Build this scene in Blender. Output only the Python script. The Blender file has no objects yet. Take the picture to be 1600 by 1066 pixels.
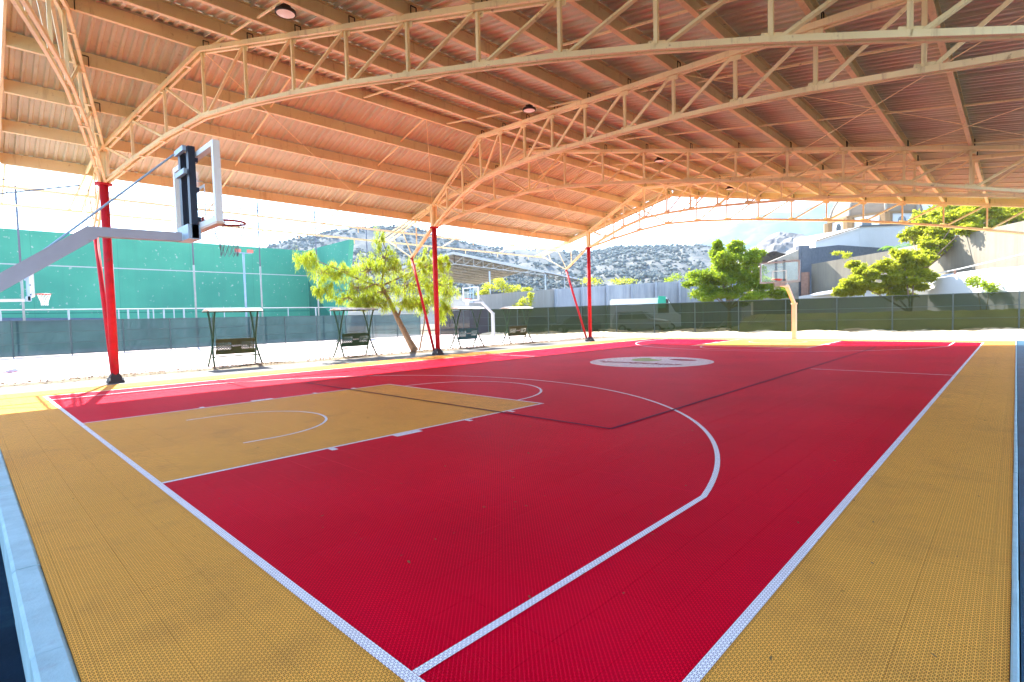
import bpy, bmesh, math, random
from mathutils import Vector, Matrix
random.seed(11)
S = bpy.context.scene
COL = S.collection

# ------------------------------------------------------------------ camera
cd = bpy.data.cameras.new("camera")
cam = bpy.data.objects.new("camera", cd)
COL.objects.link(cam)
cd.sensor_width = 36.0
cd.lens = 18.548
cd.clip_start = 0.05
cd.clip_end = 8000
CP = Vector((-1.269, -8.483, 1.555))
a, b, c = 0.76316, -0.04617, -0.02486
w = Vector((math.cos(a) * math.cos(b), math.sin(a) * math.cos(b), math.sin(b)))
r0 = Vector((math.sin(a), -math.cos(a), 0))
u0 = r0.cross(w)
rr = math.cos(c) * r0 + math.sin(c) * u0
uu = -math.sin(c) * r0 + math.cos(c) * u0
M = Matrix((rr, uu, -w)).transposed().to_4x4()
M.translation = CP
cam.matrix_world = M
S.camera = cam

# ------------------------------------------------------------------ light
SUN = Vector((0.276, 1.085, 1.0)).normalized()      # towards the sun
elev = math.asin(SUN.z)
azim = math.atan2(SUN.x, SUN.y)
world = bpy.data.worlds.new("World")
S.world = world
world.use_nodes = True
nt = world.node_tree
nt.nodes.clear()
sky = nt.nodes.new("ShaderNodeTexSky")
sky.sky_type = 'NISHITA'
sky.sun_disc = False
sky.sun_elevation = elev
sky.sun_rotation = azim
sky.air_density = 1.0
sky.dust_density = 0.4
sky.ozone_density = 2.0
bg = nt.nodes.new("ShaderNodeBackground")
bg.inputs['Strength'].default_value = 0.11
wo = nt.nodes.new("ShaderNodeOutputWorld")
nt.links.new(sky.outputs[0], bg.inputs['Color'])
nt.links.new(bg.outputs[0], wo.inputs['Surface'])
sl = bpy.data.lights.new("sun", 'SUN')
sl.energy = 4.2
sl.angle = math.radians(0.5)
sl.color = (1.0, 0.95, 0.86)
so = bpy.data.objects.new("sun", sl)
COL.objects.link(so)
so.rotation_euler = SUN.to_track_quat('Z', 'Y').to_euler()
so.location = (0, 40, 60)
vs = S.view_settings
S.display_settings.display_device = 'sRGB'
vs.view_transform = 'Standard'
vs.look = 'None'
vs.exposure = 3.0
vs.gamma = 1.0
vs.use_curve_mapping = False
S.cycles.max_bounces = 10
S.cycles.diffuse_bounces = 6
S.cycles.transparent_max_bounces = 24
S.cycles.volume_bounces = 1
S.cycles.use_denoising = True

# ------------------------------------------------------------------ materials
def _n(t, kind, **kw):
    n = t.nodes.new(kind)
    for k, v in kw.items():
        setattr(n, k, v)
    return n

def _math(t, op, *ins):
    n = t.nodes.new("ShaderNodeMath")
    n.operation = op
    for i, v in enumerate(ins):
        if isinstance(v, (int, float)):
            n.inputs[i].default_value = v
        else:
            t.links.new(v, n.inputs[i])
    return n.outputs[0]

def _mix(t, fac, A, B):
    n = t.nodes.new("ShaderNodeMix")
    n.data_type = 'RGBA'
    for sock, v in ((n.inputs[0], fac), (n.inputs[6], A), (n.inputs[7], B)):
        if isinstance(v, (int, float)):
            sock.default_value = v
        elif isinstance(v, tuple):
            sock.default_value = (*v[:3], 1)
        else:
            t.links.new(v, sock)
    return n.outputs[2]

def _noise(t, vec, scale, detail=4, rough=.55):
    n = t.nodes.new("ShaderNodeTexNoise")
    n.inputs['Scale'].default_value = scale
    n.inputs['Detail'].default_value = detail
    n.inputs['Roughness'].default_value = rough
    t.links.new(vec, n.inputs['Vector'])
    return n.outputs[0]

def _ramp(t, fac, lo, hi):
    n = t.nodes.new("ShaderNodeMapRange")
    n.inputs[1].default_value = lo
    n.inputs[2].default_value = hi
    n.clamp = True
    t.links.new(fac, n.inputs[0])
    return n.outputs[0]

def base_mat(name):
    m = bpy.data.materials.new(name)
    m.use_nodes = True
    t = m.node_tree
    p = t.nodes["Principled BSDF"]
    pos = t.nodes.new("ShaderNodeNewGeometry").outputs['Position']
    return m, t, p, pos

def mat(name, col, rough=.6, var=.12, scale=2.0, metal=0.0, bump=0.0, bscale=30, spot=None, spec=.3):
    """plain painted surface with blotchy wear; spot=(colour, scale, lo, hi, amount)"""
    m, t, p, pos = base_mat(name)
    n1 = _noise(t, pos, scale, 5, .6)
    f = _ramp(t, n1, .3, .7)
    lo = tuple(x * (1 - var) for x in col)
    hi = tuple(min(1, x * (1 + var)) for x in col)
    out = _mix(t, f, lo, hi)
    if spot:
        n2 = _noise(t, pos, spot[1], 6, .65)
        f2 = _math(t, 'MULTIPLY', _ramp(t, n2, spot[2], spot[3]), spot[4])
        out = _mix(t, f2, out, spot[0])
    t.links.new(out, p.inputs['Base Color'])
    p.inputs['Roughness'].default_value = rough
    p.inputs['Metallic'].default_value = metal
    p.inputs['Specular IOR Level'].default_value = spec
    if bump:
        bn = t.nodes.new("ShaderNodeBump")
        bn.inputs['Strength'].default_value = bump
        bn.inputs['Distance'].default_value = .02
        t.links.new(_noise(t, pos, bscale, 6, .65), bn.inputs['Height'])
        t.links.new(bn.outputs[0], p.inputs['Normal'])
    return m

def tile_mat(name, col, var=.08, hole=(.02, .015, .012), dirt=(.12, .08, .05), dirt_amt=.25, keep=.0, p_=.028, rib=None):
    """perforated sport tile: a lattice of ribs with small triangular openings"""
    m, t, p, pos = base_mat(name)
    sep = t.nodes.new("ShaderNodeSeparateXYZ")
    t.links.new(pos, sep.inputs[0])
    fx = _math(t, 'FRACT', _math(t, 'MULTIPLY', sep.outputs[0], 1 / p_))
    fy = _math(t, 'FRACT', _math(t, 'MULTIPLY', sep.outputs[1], 1 / p_))
    cx = _math(t, 'ABSOLUTE', _math(t, 'SUBTRACT', fx, .5))
    cy = _math(t, 'ABSOLUTE', _math(t, 'SUBTRACT', fy, .5))
    d1 = _math(t, 'MINIMUM', _math(t, 'SUBTRACT', .5, cx), _math(t, 'SUBTRACT', .5, cy))
    dg = _math(t, 'MULTIPLY', _math(t, 'ABSOLUTE', _math(t, 'SUBTRACT', cx, cy)), .707)
    dax = _math(t, 'MINIMUM', cx, cy)
    d = _math(t, 'MINIMUM', _math(t, 'MINIMUM', d1, dg), _math(t, 'ADD', dax, .02))
    hm = _ramp(t, d, .05, .085)
    n1 = _noise(t, pos, .55, 5, .6)
    n2 = _noise(t, pos, 7.0, 5, .7)
    cl = tuple(x * (1 - var) for x in col)
    ch = tuple(min(1, x * (1 + var)) for x in col)
    out = _mix(t, _ramp(t, n1, .3, .7), cl, ch)
    stain = _math(t, 'MULTIPLY', _ramp(t, _noise(t, pos, 1.1, 6, .7), .50, .72), dirt_amt)
    out = _mix(t, stain, out, dirt)
    fleck = _math(t, 'MULTIPLY', _ramp(t, n2, .70, .76), dirt_amt)
    out = _mix(t, fleck, out, (.55, .22, .14))
    out = _mix(t, _math(t, 'MULTIPLY', hm, 1 - keep), out, hole)
    if rib:
        dgl = _math(t, 'FRACT', _math(t, 'ADD', _math(t, 'MULTIPLY', _math(t, 'SUBTRACT', sep.outputs[0], sep.outputs[1]), 1 / p_), 100))
        rib_glint = _math(t, 'SUBTRACT', 1, _ramp(t, _math(t, 'SUBTRACT', .5, _math(t, 'ABSOLUTE', _math(t, 'SUBTRACT', dgl, .5))), .03, .08))
        out = _mix(t, _math(t, 'MULTIPLY', rib_glint, .7), out, rib)  # highlights on the ridges, painted into the colour as lighter diagonal lines
    t.links.new(out, p.inputs['Base Color'])
    p.inputs['Roughness'].default_value = .45
    p.inputs['Specular IOR Level'].default_value = .004
    bn = t.nodes.new("ShaderNodeBump")
    bn.inputs['Strength'].default_value = .25
    bn.inputs['Distance'].default_value = .003
    bn.invert = True
    t.links.new(hm, bn.inputs['Height'])
    t.links.new(bn.outputs[0], p.inputs['Normal'])
    return m

def steel_mat(name, col, rust=.5, var=.1):
    """oil paint on steel with vertical rust runs"""
    m, t, p, pos = base_mat(name)
    mp = t.nodes.new("ShaderNodeMapping")
    mp.inputs['Scale'].default_value = (7, 7, .9)
    t.links.new(pos, mp.inputs[0])
    run = _ramp(t, _noise(t, mp.outputs[0], 1.0, 6, .7), .56, .74)
    sp = _ramp(t, _noise(t, pos, 5, 6, .7), .62, .72)
    f = _math(t, 'MULTIPLY', _math(t, 'MAXIMUM', _math(t, 'MULTIPLY', run, .6), sp), rust)
    base = _mix(t, _ramp(t, _noise(t, pos, .8), .3, .7), tuple(x * (1 - var) for x in col), tuple(min(1, x * (1 + var)) for x in col))
    out = _mix(t, f, base, (.22, .09, .03))
    t.links.new(out, p.inputs['Base Color'])
    p.inputs['Roughness'].default_value = .5
    p.inputs['Specular IOR Level'].default_value = .3
    return m

def leaf_mat(name, c1, c2, trans=.5):
    m, t, p, pos = base_mat(name)
    geo = t.nodes.new("ShaderNodeNewGeometry")
    f = _ramp(t, _noise(t, pos, 2.2, 4, .7), .3, .7)
    f2 = _math(t, 'MULTIPLY', _math(t, 'ADD', f, geo.outputs['Random Per Island']), .5)
    out = _mix(t, f2, c1, c2)
    t.links.new(out, p.inputs['Base Color'])
    p.inputs['Roughness'].default_value = .6
    p.inputs['Specular IOR Level'].default_value = .2
    tr = t.nodes.new("ShaderNodeBsdfTranslucent")
    t.links.new(out, tr.inputs['Color'])
    mx = t.nodes.new("ShaderNodeMixShader")
    mx.inputs[0].default_value = trans
    o = t.nodes["Material Output"]
    t.links.new(p.outputs[0], mx.inputs[1])
    t.links.new(tr.outputs[0], mx.inputs[2])
    t.links.new(mx.outputs[0], o.inputs['Surface'])
    return m

def mesh_mat(name, col, clear=.3):
    """woven shade netting: part thread, part gap"""
    m, t, p, pos = base_mat(name)
    out = _mix(t, _ramp(t, _noise(t, pos, .7, 5, .6), .3, .7), tuple(x * .75 for x in col), tuple(x * 1.3 for x in col))
    t.links.new(out, p.inputs['Base Color'])
    p.inputs['Roughness'].default_value = .7
    p.inputs['Specular IOR Level'].default_value = .15
    tl = t.nodes.new("ShaderNodeBsdfTranslucent")
    t.links.new(out, tl.inputs['Color'])
    m1 = t.nodes.new("ShaderNodeMixShader")
    m1.inputs[0].default_value = .3
    t.links.new(p.outputs[0], m1.inputs[1])
    t.links.new(tl.outputs[0], m1.inputs[2])
    tp = t.nodes.new("ShaderNodeBsdfTransparent")
    m2 = t.nodes.new("ShaderNodeMixShader")
    m2.inputs[0].default_value = clear
    t.links.new(m1.outputs[0], m2.inputs[1])
    t.links.new(tp.outputs[0], m2.inputs[2])
    t.links.new(m2.outputs[0], t.nodes["Material Output"].inputs['Surface'])
    return m

def glass_mat(name, tint=(.93, .97, .97)):
    m, t, p, pos = base_mat(name)
    tp = t.nodes.new("ShaderNodeBsdfTransparent")
    tp.inputs[0].default_value = (*tint, 1)
    gl = t.nodes.new("ShaderNodeBsdfGlossy")
    gl.inputs['Roughness'].default_value = .05
    fr = t.nodes.new("ShaderNodeFresnel")
    fr.inputs[0].default_value = 1.3
    mx = t.nodes.new("ShaderNodeMixShader")
    mx.inputs[0].default_value = .05
    t.links.new(tp.outputs[0], mx.inputs[1])
    t.links.new(gl.outputs[0], mx.inputs[2])
    t.links.new(mx.outputs[0], t.nodes["Material Output"].inputs['Surface'])
    return m

RED = (.68, .0015, .020)
TAN = (.87, .405, .075)
m_red = tile_mat("red_tile", RED, .17, (.12, .001, .004), (.46, .004, .03), .4, keep=.1, rib=(.80, .008, .045))
m_tan = tile_mat("tan_tile", TAN, .08, (.07, .025, .006), (.30, .15, .05), .4)
m_linew = tile_mat("white_line", (.90, .86, .88), .03, (.12, .09, .11), (.5, .42, .40), .3)
m_linek = tile_mat("navy_line", (.060, .010, .040), .1, (.16, .004, .02), (.2, .1, .1), .1)
m_linegreen = tile_mat("logo_green", (.36, .50, .20), .05, (.2, .25, .1), (.3, .3, .2), .1)
m_linemar = tile_mat("logo_maroon", (.30, .01, .04), .05, (.15, .01, .02), (.2, .1, .1), .1)
m_slab = mat("slab_concrete", (.12, .10, .09), .9)
m_beige = steel_mat("beige_steel", (.86, .75, .45), .7)
m_purlin = steel_mat("purlin_steel", (.74, .62, .35), .7)
m_sheet = steel_mat("roof_sheet", (.57, .58, .44), .35)
m_redsteel = mat("red_steel", (.46, .010, .020), .6, .2, 3, spec=.2, bump=.15, bscale=14, spot=((.20, .05, .03), 5, .58, .7, .7))
m_darksteel = mat("dark_steel", (.03, .02, .02), .6)
m_black = mat("black_steel", (.015, .02, .04), .45)
m_bluegrey = mat("bluegrey_steel", (.32, .42, .52), .4)
m_white = mat("white_paint", (.78, .77, .75), .5, .06)
m_hoopgrey = mat("lilac_grey_paint", (.36, .34, .38), .5, .08, spot=((.35, .25, .18), 6, .66, .74, .6))
m_peach = mat("peach_paint", (.75, .55, .42), .5, .08)
m_rim = mat("red_rim", (.40, .03, .02), .4)
m_net = mat("net_cord", (.72, .70, .66), .8)
m_netgrey = mat("chain_net", (.20, .20, .22), .6)
m_glass = glass_mat("clear_acrylic")
m_winglass = mat("dark_window", (.02, .025, .03), .08, .1, spec=.8)
m_lens = mat("lamp_lens", (.93, .90, .86), .3, .02)
m_curb = mat("pale_curb_paint", (.30, .44, .47), .75, .16, 4, bump=.3, spot=((.25, .30, .33), 9, .56, .72, .5))
m_bluefloor = mat("blue_floor_paint", (.008, .055, .095), .6, .35, 1.5, bump=.15, spot=((.10, .16, .20), 5, .6, .75, .4))
m_pitfloor = mat("dark_navy_floor", (.004, .015, .030), .9, .4, 1.5, bump=.15, spec=.05, spot=((.015, .05, .06), 3, .55, .75, .6))
m_conc = mat("concrete", (.085, .083, .076), .9, .15, 1.2, bump=.3, spot=((.055, .052, .047), 2.5, .55, .75, .5))
m_court2 = mat("faded_court_paint", (.50, .40, .38), .9, .12, .6, spot=((.38, .30, .28), 1.5, .55, .7, .5))
m_court2b = mat("worn_red_patch", (.42, .12, .13), .9)
m_sand = mat("sand", (.40, .32, .21), .95, .22, 1.5, bump=.6, bscale=12, spot=((.25, .19, .12), 3.5, .6, .72, .6))
m_dirt = mat("dirt", (.11, .08, .042), .95, .25, 1.0, bump=.5, bscale=9)
m_litter = mat("dry_leaf", (.15, .085, .03), .9, .4, 30)
m_hill = None
m_frgreen = mat("swing_green", (.012, .045, .014), .45, .3, 6)
m_olive = mat("swing_olive", (.040, .046, .008), .45, .3, 6)
m_teal = mat("swing_teal", (.008, .07, .09), .45, .2, 6)
m_canopyw = mat("canopy_panel", (.66, .62, .58), .6, .1)
m_bark = mat("bark", (.22, .15, .09), .95, .3, 10, bump=.8, bscale=25)
m_net1 = mesh_mat("blue_grey_netting", (.030, .056, .062), .10)
m_net2 = mesh_mat("dark_green_netting", (.013, .020, .004), .075)
m_net3 = mesh_mat("black_netting", (.014, .012, .016), .12)
m_post = mat("fence_post", (.06, .08, .08), .6)
m_wire = mat("wire", (.10, .12, .16), .6)
m_galv = mat("galvanised_pole", (.30, .30, .27), .55, .12)
m_paleblue = mat("pale_blue_pole", (.26, .34, .44), .55)
m_oldwhite = mat("old_white_paint", (.45, .45, .44), .7, .1)

def green_wall_mat():
    m, t, p, pos = base_mat("green_court_wall")
    n = _ramp(t, _noise(t, pos, .25, 3), .3, .7)
    out = _mix(t, n, (.040, .26, .17), (.068, .34, .215))
    chip = _ramp(t, _noise(t, pos, 3.6, 4, .6), .645, .67)
    grp = _ramp(t, _noise(t, pos, .35, 2), .40, .50)
    out = _mix(t, _math(t, 'MULTIPLY', chip, grp), out, (.34, .40, .34))
    seam = t.nodes.new('ShaderNodeSeparateXYZ'); t.links.new(pos, seam.inputs[0])
    sx_ = _math(t, 'ABSOLUTE', _math(t, 'SUBTRACT', _math(t, 'FRACT', _math(t, 'MULTIPLY', seam.outputs[0], .2)), .5))
    out = _mix(t, _math(t, 'MULTIPLY', _ramp(t, sx_, .006, .002), .35), out, (.02, .13, .09))
    mp_ = t.nodes.new('ShaderNodeMapping'); mp_.inputs['Scale'].default_value = (2.5, 2.5, .12); t.links.new(pos, mp_.inputs[0])
    out = _mix(t, _math(t, 'MULTIPLY', _ramp(t, _noise(t, mp_.outputs[0], 1.0, 6, .7), .5, .75), .35), out, (.05, .20, .15))
    t.links.new(out, p.inputs['Base Color'])
    p.inputs['Roughness'].default_value = .8
    return m
m_gwall = green_wall_mat()
m_gdark = mat("dark_green", (.02, .16, .11), .8)

def hill_mat(name, rock, bush, sc, amount=.5):
    m, t, p, pos = base_mat(name)
    n1 = _noise(t, pos, sc, 8, .75)
    n2 = _noise(t, pos, sc * .18, 5, .6)
    f = _math(t, 'ADD', _math(t, 'MULTIPLY', n1, .75), _math(t, 'MULTIPLY', n2, .25))
    out = _mix(t, _ramp(t, f, amount - .05, amount + .05), rock, bush)
    t.links.new(out, p.inputs['Base Color'])
    p.inputs['Roughness'].default_value = .95
    p.inputs['Specular IOR Level'].default_value = 0
    return m
m_hill = hill_mat("stony_hillside", (.145, .142, .132), (.085, .092, .09), .10, .49)
m_mtn = hill_mat("far_mountain", (.075, .085, .09), (.035, .055, .06), .012, .47)
m_rock = mat("pale_rock", (.18, .172, .16), .95, .25, .3, spot=((.09, .09, .10), .35, .52, .6, .8))

def block_wall_mat(name, c1, c2, mortar, bw, bh, stain=.3):
    m, t, p, pos = base_mat(name)
    tc = t.nodes.new("ShaderNodeTexCoord").outputs['UV']
    mp = t.nodes.new("ShaderNodeMapping")
    t.links.new(tc, mp.inputs[0])
    mps = mp.outputs[0]
    bt = t.nodes.new("ShaderNodeTexBrick")
    bt.inputs['Color1'].default_value = (*c1, 1)
    bt.inputs['Color2'].default_value = (*c2, 1)
    bt.inputs['Mortar'].default_value = (*mortar, 1)
    bt.inputs['Scale'].default_value = 1
    bt.inputs['Mortar Size'].default_value = .012
    bt.inputs['Brick Width'].default_value = bw
    bt.inputs['Row Height'].default_value = bh
    t.links.new(mps, bt.inputs['Vector'])
    st = _math(t, 'MULTIPLY', _ramp(t, _noise(t, pos, .6, 6, .7), .45, .7), stain)
    out = _mix(t, st, bt.outputs[0], tuple(x * .5 for x in c1))
    t.links.new(out, p.inputs['Base Color'])
    p.inputs['Roughness'].default_value = .95
    return m

def streak_wall_mat(name, col, dark):
    m, t, p, pos = base_mat(name)
    mp = t.nodes.new("ShaderNodeMapping")
    mp.inputs['Scale'].default_value = (1.6, 1.6, .12)
    t.links.new(pos, mp.inputs[0])
    f = _ramp(t, _noise(t, mp.outputs[0], 1.2, 7, .75), .42, .68)
    f2 = _ramp(t, _noise(t, pos, .5, 5), .4, .7)
    out = _mix(t, _math(t, 'MULTIPLY', f, .6), col, dark)
    out = _mix(t, _math(t, 'MULTIPLY', f2, .25), out, dark)
    t.links.new(out, p.inputs['Base Color'])
    p.inputs['Roughness'].default_value = .95
    return m
m_streak = streak_wall_mat("stained_concrete", (.36, .38, .41), (.15, .18, .23))
m_beigewall = streak_wall_mat("beige_render", (.215, .185, .135), (.12, .10, .078))
m_darkblock = mat("dark_grey_block", (.10, .11, .13), .9, .2, 3)
m_stone = mat("pale_stone", (.30, .26, .21), .95, .2, 1.5, spot=((.35, .28, .22), 2, .55, .65, .5))
m_brick = mat("brown_brick", (.24, .13, .09), .9, .2, 4)
m_chwhite = mat("church_white", (.55, .55, .55), .8, .05, .5)
m_ochre = mat("ochre_render", (.21, .125, .055), .85, .12, .8)
m_dome = mat("dome_render", (.25, .175, .115), .8, .14, .6)
m_greyroof = mat("grey_sheet_roof", (.50, .52, .56), .5, .12, .8)
m_carwhite = mat("white_car_paint", (.75, .75, .75), .3, .03, spec=.6)
m_cargrey = mat("grey_car_paint", (.16, .18, .20), .3, .05, spec=.6)
m_cardark = mat("dark_car_paint", (.04, .045, .06), .25, .05, spec=.6)
m_carsilver = mat("silver_car_paint", (.42, .44, .46), .3, .05, spec=.6)
m_tyre = mat("tyre", (.02, .02, .02), .8)
m_lamp = mat("headlamp", (.75, .75, .75), .15, spec=.7)
m_greensheet = mat("green_tarp", (.02, .30, .20), .6)
m_leaf_a = leaf_mat("pepper_leaf", (.19, .27, .012), (.42, .48, .035), .6)
m_leaf_b = leaf_mat("bright_leaf", (.13, .22, .008), (.36, .43, .02), .55)
m_leaf_c = leaf_mat("olive_leaf", (.23, .27, .01), (.46, .46, .03), .6)
m_leaf_d = leaf_mat("banana_leaf", (.07, .17, .02), (.20, .33, .06), .45)

# ------------------------------------------------------------------ mesh helper
class MB:
    def __init__(s):
        s.v = []; s.f = []
    def quad(s, *p):
        i = len(s.v); s.v += [tuple(q) for q in p]; s.f.append(tuple(range(i, i + len(p)))); return s
    def box(s, lo, hi):
        x0, y0, z0 = lo; x1, y1, z1 = hi
        i = len(s.v)
        s.v += [(x0, y0, z0), (x1, y0, z0), (x1, y1, z0), (x0, y1, z0), (x0, y0, z1), (x1, y0, z1), (x1, y1, z1), (x0, y1, z1)]
        s.f += [tuple(i + k for k in q) for q in ((0, 3, 2, 1), (4, 5, 6, 7), (0, 1, 5, 4), (1, 2, 6, 5), (2, 3, 7, 6), (3, 0, 4, 7))]
        return s
    def bar(s, p0, p1, wd, ht=None, up=(0, 0, 1), off=0.0):
        """rectangular bar; wd sideways, ht along up; off shifts sideways"""
        ht = wd if ht is None else ht
        p0 = Vector(p0); p1 = Vector(p1)
        d = (p1 - p0).normalized()
        upv = Vector(up)
        if abs(d.dot(upv)) > .97:
            upv = Vector((1, 0, 0))
        sd = d.cross(upv).normalized(); up2 = sd.cross(d)
        i = len(s.v)
        for p in (p0, p1):
            q = p + sd * off
            for sx, sy in ((-1, -1), (1, -1), (1, 1), (-1, 1)):
                s.v.append(tuple(q + sd * sx * wd / 2 + up2 * sy * ht / 2))
        s.f += [tuple(i + k for k in q) for q in ((3, 2, 1, 0), (4, 5, 6, 7), (0, 1, 5, 4), (1, 2, 6, 5), (2, 3, 7, 6), (3, 0, 4, 7))]
        return s
    def tube(s, pts, r, n=8, cap=True):
        pts = [Vector(p) for p in pts]
        rs = r if isinstance(r, (list, tuple)) else [r] * len(pts)
        i0 = len(s.v)
        prev = None
        for k, p in enumerate(pts):
            d = (pts[min(k + 1, len(pts) - 1)] - pts[max(k - 1, 0)]).normalized()
            if prev is None:
                ref = Vector((0, 0, 1)) if abs(d.z) < .9 else Vector((1, 0, 0))
                sd = d.cross(ref).normalized()
            else:
                sd = (prev - d * prev.dot(d)).normalized()
            prev = sd
            u2 = d.cross(sd)
            for j in range(n):
                an = 2 * math.pi * j / n
                s.v.append(tuple(p + (sd * math.cos(an) + u2 * math.sin(an)) * rs[k]))
        for k in range(len(pts) - 1):
            for j in range(n):
                a0 = i0 + k * n + j; a1 = i0 + k * n + (j + 1) % n
                s.f.append((a0, a1, a1 + n, a0 + n))
        if cap:
            s.f.append(tuple(i0 + j for j in reversed(range(n))))
            e = i0 + (len(pts) - 1) * n
            s.f.append(tuple(e + j for j in range(n)))
        return s
    def prism(s, poly, axis_vec):
        """closed polygon (3D points) extruded along axis_vec"""
        i = len(s.v); n = len(poly); av = Vector(axis_vec)
        s.v += [tuple(p) for p in poly] + [tuple(Vector(p) + av) for p in poly]
        s.f.append(tuple(i + k for k in reversed(range(n))))
        s.f.append(tuple(i + n + k for k in range(n)))
        for k in range(n):
            k2 = (k + 1) % n
            s.f.append((i + k, i + k2, i + n + k2, i + n + k))
        return s
    def lathe(s, prof, n=24, c0=(0, 0, 0)):
        i = len(s.v)
        for r, z in prof:
            for j in range(n):
                an = 2 * math.pi * j / n
                s.v.append((c0[0] + r * math.cos(an), c0[1] + r * math.sin(an), c0[2] + z))
        for k in range(len(prof) - 1):
            for j in range(n):
                a0 = i + k * n + j; a1 = i + k * n + (j + 1) % n
                s.f.append((a0, a1, a1 + n, a0 + n))
        return s
    def mesh(s, name, m, smooth=False, origin=(0, 0, 0)):
        me = bpy.data.meshes.new(name)
        ox, oy, oz = origin
        me.from_pydata([(x - ox, y - oy, z - oz) for x, y, z in s.v], [], s.f)
        me.update()
        if m is not None:
            me.materials.append(m)
        if smooth:
            me.polygons.foreach_set("use_smooth", [True] * len(me.polygons))
        return me
    def build(s, name, m, parent=None, smooth=False, world=False):
        """world=True: vertices are world coordinates, the parent's place is taken off"""
        org = (0, 0, 0)
        if world and parent is not None:
            p = parent
            o = Vector((0, 0, 0))
            while p is not None:
                o += p.location; p = p.parent
            org = o
        o = bpy.data.objects.new(name, s.mesh(name, m, smooth, org))
        COL.objects.link(o)
        if parent is not None:
            o.parent = parent
        return o

def fixnormals(o):
    bm = bmesh.new(); bm.from_mesh(o.data)
    bmesh.ops.recalc_face_normals(bm, faces=bm.faces)
    bm.to_mesh(o.data); bm.free()
    return o

def tag(o, label=None, cat=None, group=None, kind=None):
    if label: o["label"] = label
    if cat: o["category"] = cat
    if group: o["group"] = group
    if kind: o["kind"] = kind
    return o

def thing(name, loc, label, cat, group=None):
    o = bpy.data.objects.new(name, None)
    o.empty_display_size = .2
    COL.objects.link(o)
    o.location = loc
    return tag(o, label, cat, group)

def struct(o):
    o["kind"] = "structure"; return o

def copy_tree(o, parent=None):
    q = o.copy(); COL.objects.link(q)
    if parent is not None: q.parent = parent
    for ch in o.children: copy_tree(ch, q)
    return q

def share(me, name, parent, loc=(0, 0, 0), rot=(0, 0, 0)):
    o = bpy.data.objects.new(name, me); COL.objects.link(o)
    o.parent = parent; o.location = loc; o.rotation_euler = rot
    return o

def lerp(a_, b_, t_): return a_ + (b_ - a_) * t_

# ------------------------------------------------------------------ ground
g = MB().quad((-3000, -3000, -.55), (3000, -3000, -.55), (3000, 3000, -.55), (-3000, 3000, -.55)).build("ground", m_dirt)
struct(g)
struct(MB().box((-30, 12.25, -.5), (31.2, 60, -.012)).build("neighbouring_court", m_court2))
struct(MB().box((-30, 9.05, -.5), (30.4, 11.35, -.02)).build("concrete_path", m_conc))
struct(MB().box((-9, -15, -.6), (-1.118, 9.05, -.33)).build("sunken_walkway", m_pitfloor))
struct(MB().box((-1.14, -15, -.6), (30.4, -8.52, -.012)).build("side_walkway", m_bluefloor))
# dirt verge where the swings stand
def bumpy(name, x0, x1, y0, y1, nx, ny, m, z0, amp, edge=.0, seed=1):
    rnd = random.Random(seed)
    mb = MB()
    hs = {}
    ph = [(rnd.uniform(.3, 2.2), rnd.uniform(.3, 2.2), rnd.uniform(0, 6.3), rnd.uniform(.3, 1)) for _ in range(9)]
    for i in range(nx + 1):
        for j in range(ny + 1):
            x = lerp(x0, x1, i / nx); y = lerp(y0, y1, j / ny)
            h = sum(q[3] * math.sin(q[0] * x + q[1] * y * (1 if k % 2 else -1) + q[2]) for k, q in enumerate(ph)) / 4
            h += rnd.uniform(-.5, .5)
            e = min(1, min(i, nx - i, 3) / 3 * 1, min(j, ny - j, 2) / 2)
            mb.v.append((x, y, z0 + e * amp * max(0, .5 + .5 * h)))
    for i in range(nx):
        for j in range(ny):
            k = i * (ny + 1) + j
            mb.f.append((k, k + ny + 1, k + ny + 2, k + 1))
    return struct(mb.build(name, m, smooth=True))
bumpy("dirt_verge", -30, 30.6, 11.2, 12.5, 320, 8, m_dirt, -.03, .07, seed=3)
bumpy("sand_strip", 29.9, 42.5, -34, 27, 60, 250, m_sand, -.03, .26, seed=5)
struct(MB().box((30.4, -90, -.5), (300, 200, -.034)).build("parking_ground", m_dirt))
m_grass = mat("dry_grass", (.10, .10, .018), .95, .4, .8, bump=.8, bscale=8, spot=((.17, .13, .03), .5, .45, .7, .8))
mb = MB()
rg = random.Random(12)
for i in range(61):
    for j in range(13):
        u_ = i / 60; v_ = j / 12
        y_ = lerp(6.5, -21, u_)
        x0_ = 36.1 + (6.5 - y_) * .268 + .5
        x1_ = min(x0_ + 6.5, 53.2 - max(0, (-1 - y_)) * .95)
        x1_ = max(x1_, x0_ + 1.0)
        mb.v.append((lerp(x0_, x1_, v_), y_, -.05 + 1.25 * min(1, v_ * 1.3) ** .8 + rg.uniform(-.09, .09)))
for i in range(60):
    for j in range(12):
        k = i * 13 + j
        mb.f.append((k, k + 13, k + 14, k + 1))
struct(mb.build("grass_bank", m_grass, smooth=True))
mb = MB()
for x, y, s in ((.1, 18.0, .42), (-9, 21, .3)):
    mb.quad((x - s, y - .9 * s, -.007), (x + s, y - s, -.007), (x + .8 * s, y + s, -.007), (x - .9 * s, y + .8 * s, -.007))
tag(mb.build("worn_paint_patch", m_court2b), kind="structure")
mb = MB()
for p, q in (((-12, 13.4), (29, 13.4)), ((0, 13.4), (0, 30)), ((28, 13.4), (28, 30)), ((14, 13.4), (14, 30)), ((0, 20.3), (5.8, 20.3)), ((0, 25.1), (5.8, 25.1)), ((5.8, 20.3), (5.8, 25.1))):
    mb.bar((*p, -.006), (*q, -.006), .06, .002)
tag(mb.build("faded_court_lines", mat("faded_pink_line", (.55, .28, .30), .9)), kind="structure")

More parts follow.
